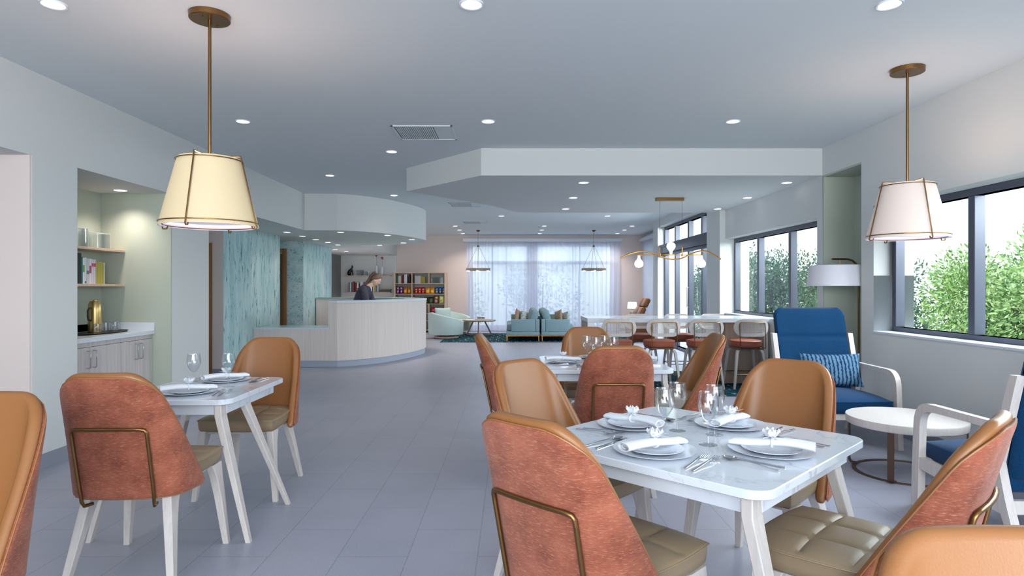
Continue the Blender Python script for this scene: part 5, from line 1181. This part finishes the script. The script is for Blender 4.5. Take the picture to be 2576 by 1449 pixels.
# ================================================================ outside
o = MB().box(-40, 60, -30, 70, -3.6, -3.5).build('ground_outside', M['ground']); struct(o)
def tree(name, lab, loc, r, h, n, lw, mt, seed, grp):
    rnd = random.Random(seed); t = thing(name, lab, 'tree', loc, 0, grp)
    b = MB(); b.tube([(0, 0, 0), (0.05, 0.03, h * 0.3), (-0.04, 0.06, h * 0.6), (0, 0, h * 0.9)], [0.10, 0.08, 0.05, 0.02], 8)
    blobs = []
    for k in range(26):
        a = rnd.uniform(0, 6.28); q_ = rnd.uniform(0, 1) ** 0.6; z = h * rnd.uniform(0.25, 0.93); rr = r * q_ * math.sqrt(max(0.1, 1 - ((z - h * 0.52) / (h * 0.52)) ** 2)) * 0.85
        c_ = Vector((rr * math.cos(a), rr * math.sin(a), z)); blobs.append((c_, r * rnd.uniform(0.28, 0.46)))
        b.tube([(0, 0, z * 0.6), tuple(c_ * 0.5 + Vector((0, 0, z * 0.35))), tuple(c_)], [0.035, 0.02, 0.008], 5)
    b.build('trunk', M['bark'], t)
    vs, fs = [], []
    for i in range(n):
        c_, br_ = blobs[rnd.randrange(len(blobs))]; d_ = Vector((rnd.gauss(0, 1), rnd.gauss(0, 1), rnd.gauss(0, 1))).normalized() * br_ * rnd.uniform(0.35, 1.08) ; d_.z *= 1.15
        p = c_ + d_; dirv = (d_.normalized() + Vector((rnd.gauss(0, .6), rnd.gauss(0, .6), rnd.gauss(0.1, .6)))).normalized(); side = dirv.orthogonal().normalized(); side = (Matrix.Rotation(rnd.uniform(0, 6.28), 3, dirv) @ side)
        L_ = lw * rnd.uniform(0.7, 1.3); W_ = L_ * 0.24; nrm = dirv.cross(side) * L_ * 0.12; k = len(vs)
        vs += [p, p + dirv * L_ * 0.5 + side * W_ - nrm, p + dirv * L_, p + dirv * L_ * 0.5 - side * W_ - nrm]; fs.append((k, k + 1, k + 2, k + 3))
    me = bpy.data.meshes.new('foliage'); me.from_pydata([tuple(v) for v in vs], [], fs); me.materials.append(mt); f = bpy.data.objects.new('foliage', me); COL.objects.link(f); f.parent = t; return t
GT = 'leafy trees outside the windows'
tree('leafy_tree', 'bright green tree close outside the right window, nearest one', (6.7, 8.3, -3.5), 1.9, 5.35, 60000, 0.065, M['leaf_near'], 1, GT)
tree('leafy_tree', 'bright green tree close outside the right window, at its right end', (6.7, 4.6, -3.5), 1.7, 5.3, 45000, 0.065, M['leaf_near'], 2, GT)
tree('leafy_tree', 'darker tree seen at the right of the middle window', (7.6, 14.3, -3.5), 1.7, 5.6, 26000, 0.08, M['leaf_far'], 3, GT)
tree('leafy_tree', 'tree seen in the centre of the middle window', (8.0, 19.2, -3.5), 1.9, 5.7, 20000, 0.095, M['leaf_far'], 4, GT)
tree('leafy_tree', 'tree seen at the left of the middle window', (8.9, 23.6, -3.5), 2.1, 5.9, 13000, 0.13, M['leaf_far'], 5, GT)
tree('leafy_tree', 'tree seen through the glazed entrance doors', (8.5, 28.0, -3.5), 2.0, 5.9, 12000, 0.13, M['leaf_far'], 6, GT)
for k, (x, y, s_) in enumerate(((-3.0, 27.0, 'left'), (1.3, 25.5, 'centre'), (5.6, 26.5, 'right'))):
    tree('leafy_tree', 'hazy tree behind the sheer back curtain, %s one' % s_, (x, y, -3.5), 2.1, 5.6, 9000, 0.14, M['leaf_back'], 7 + k, GT)
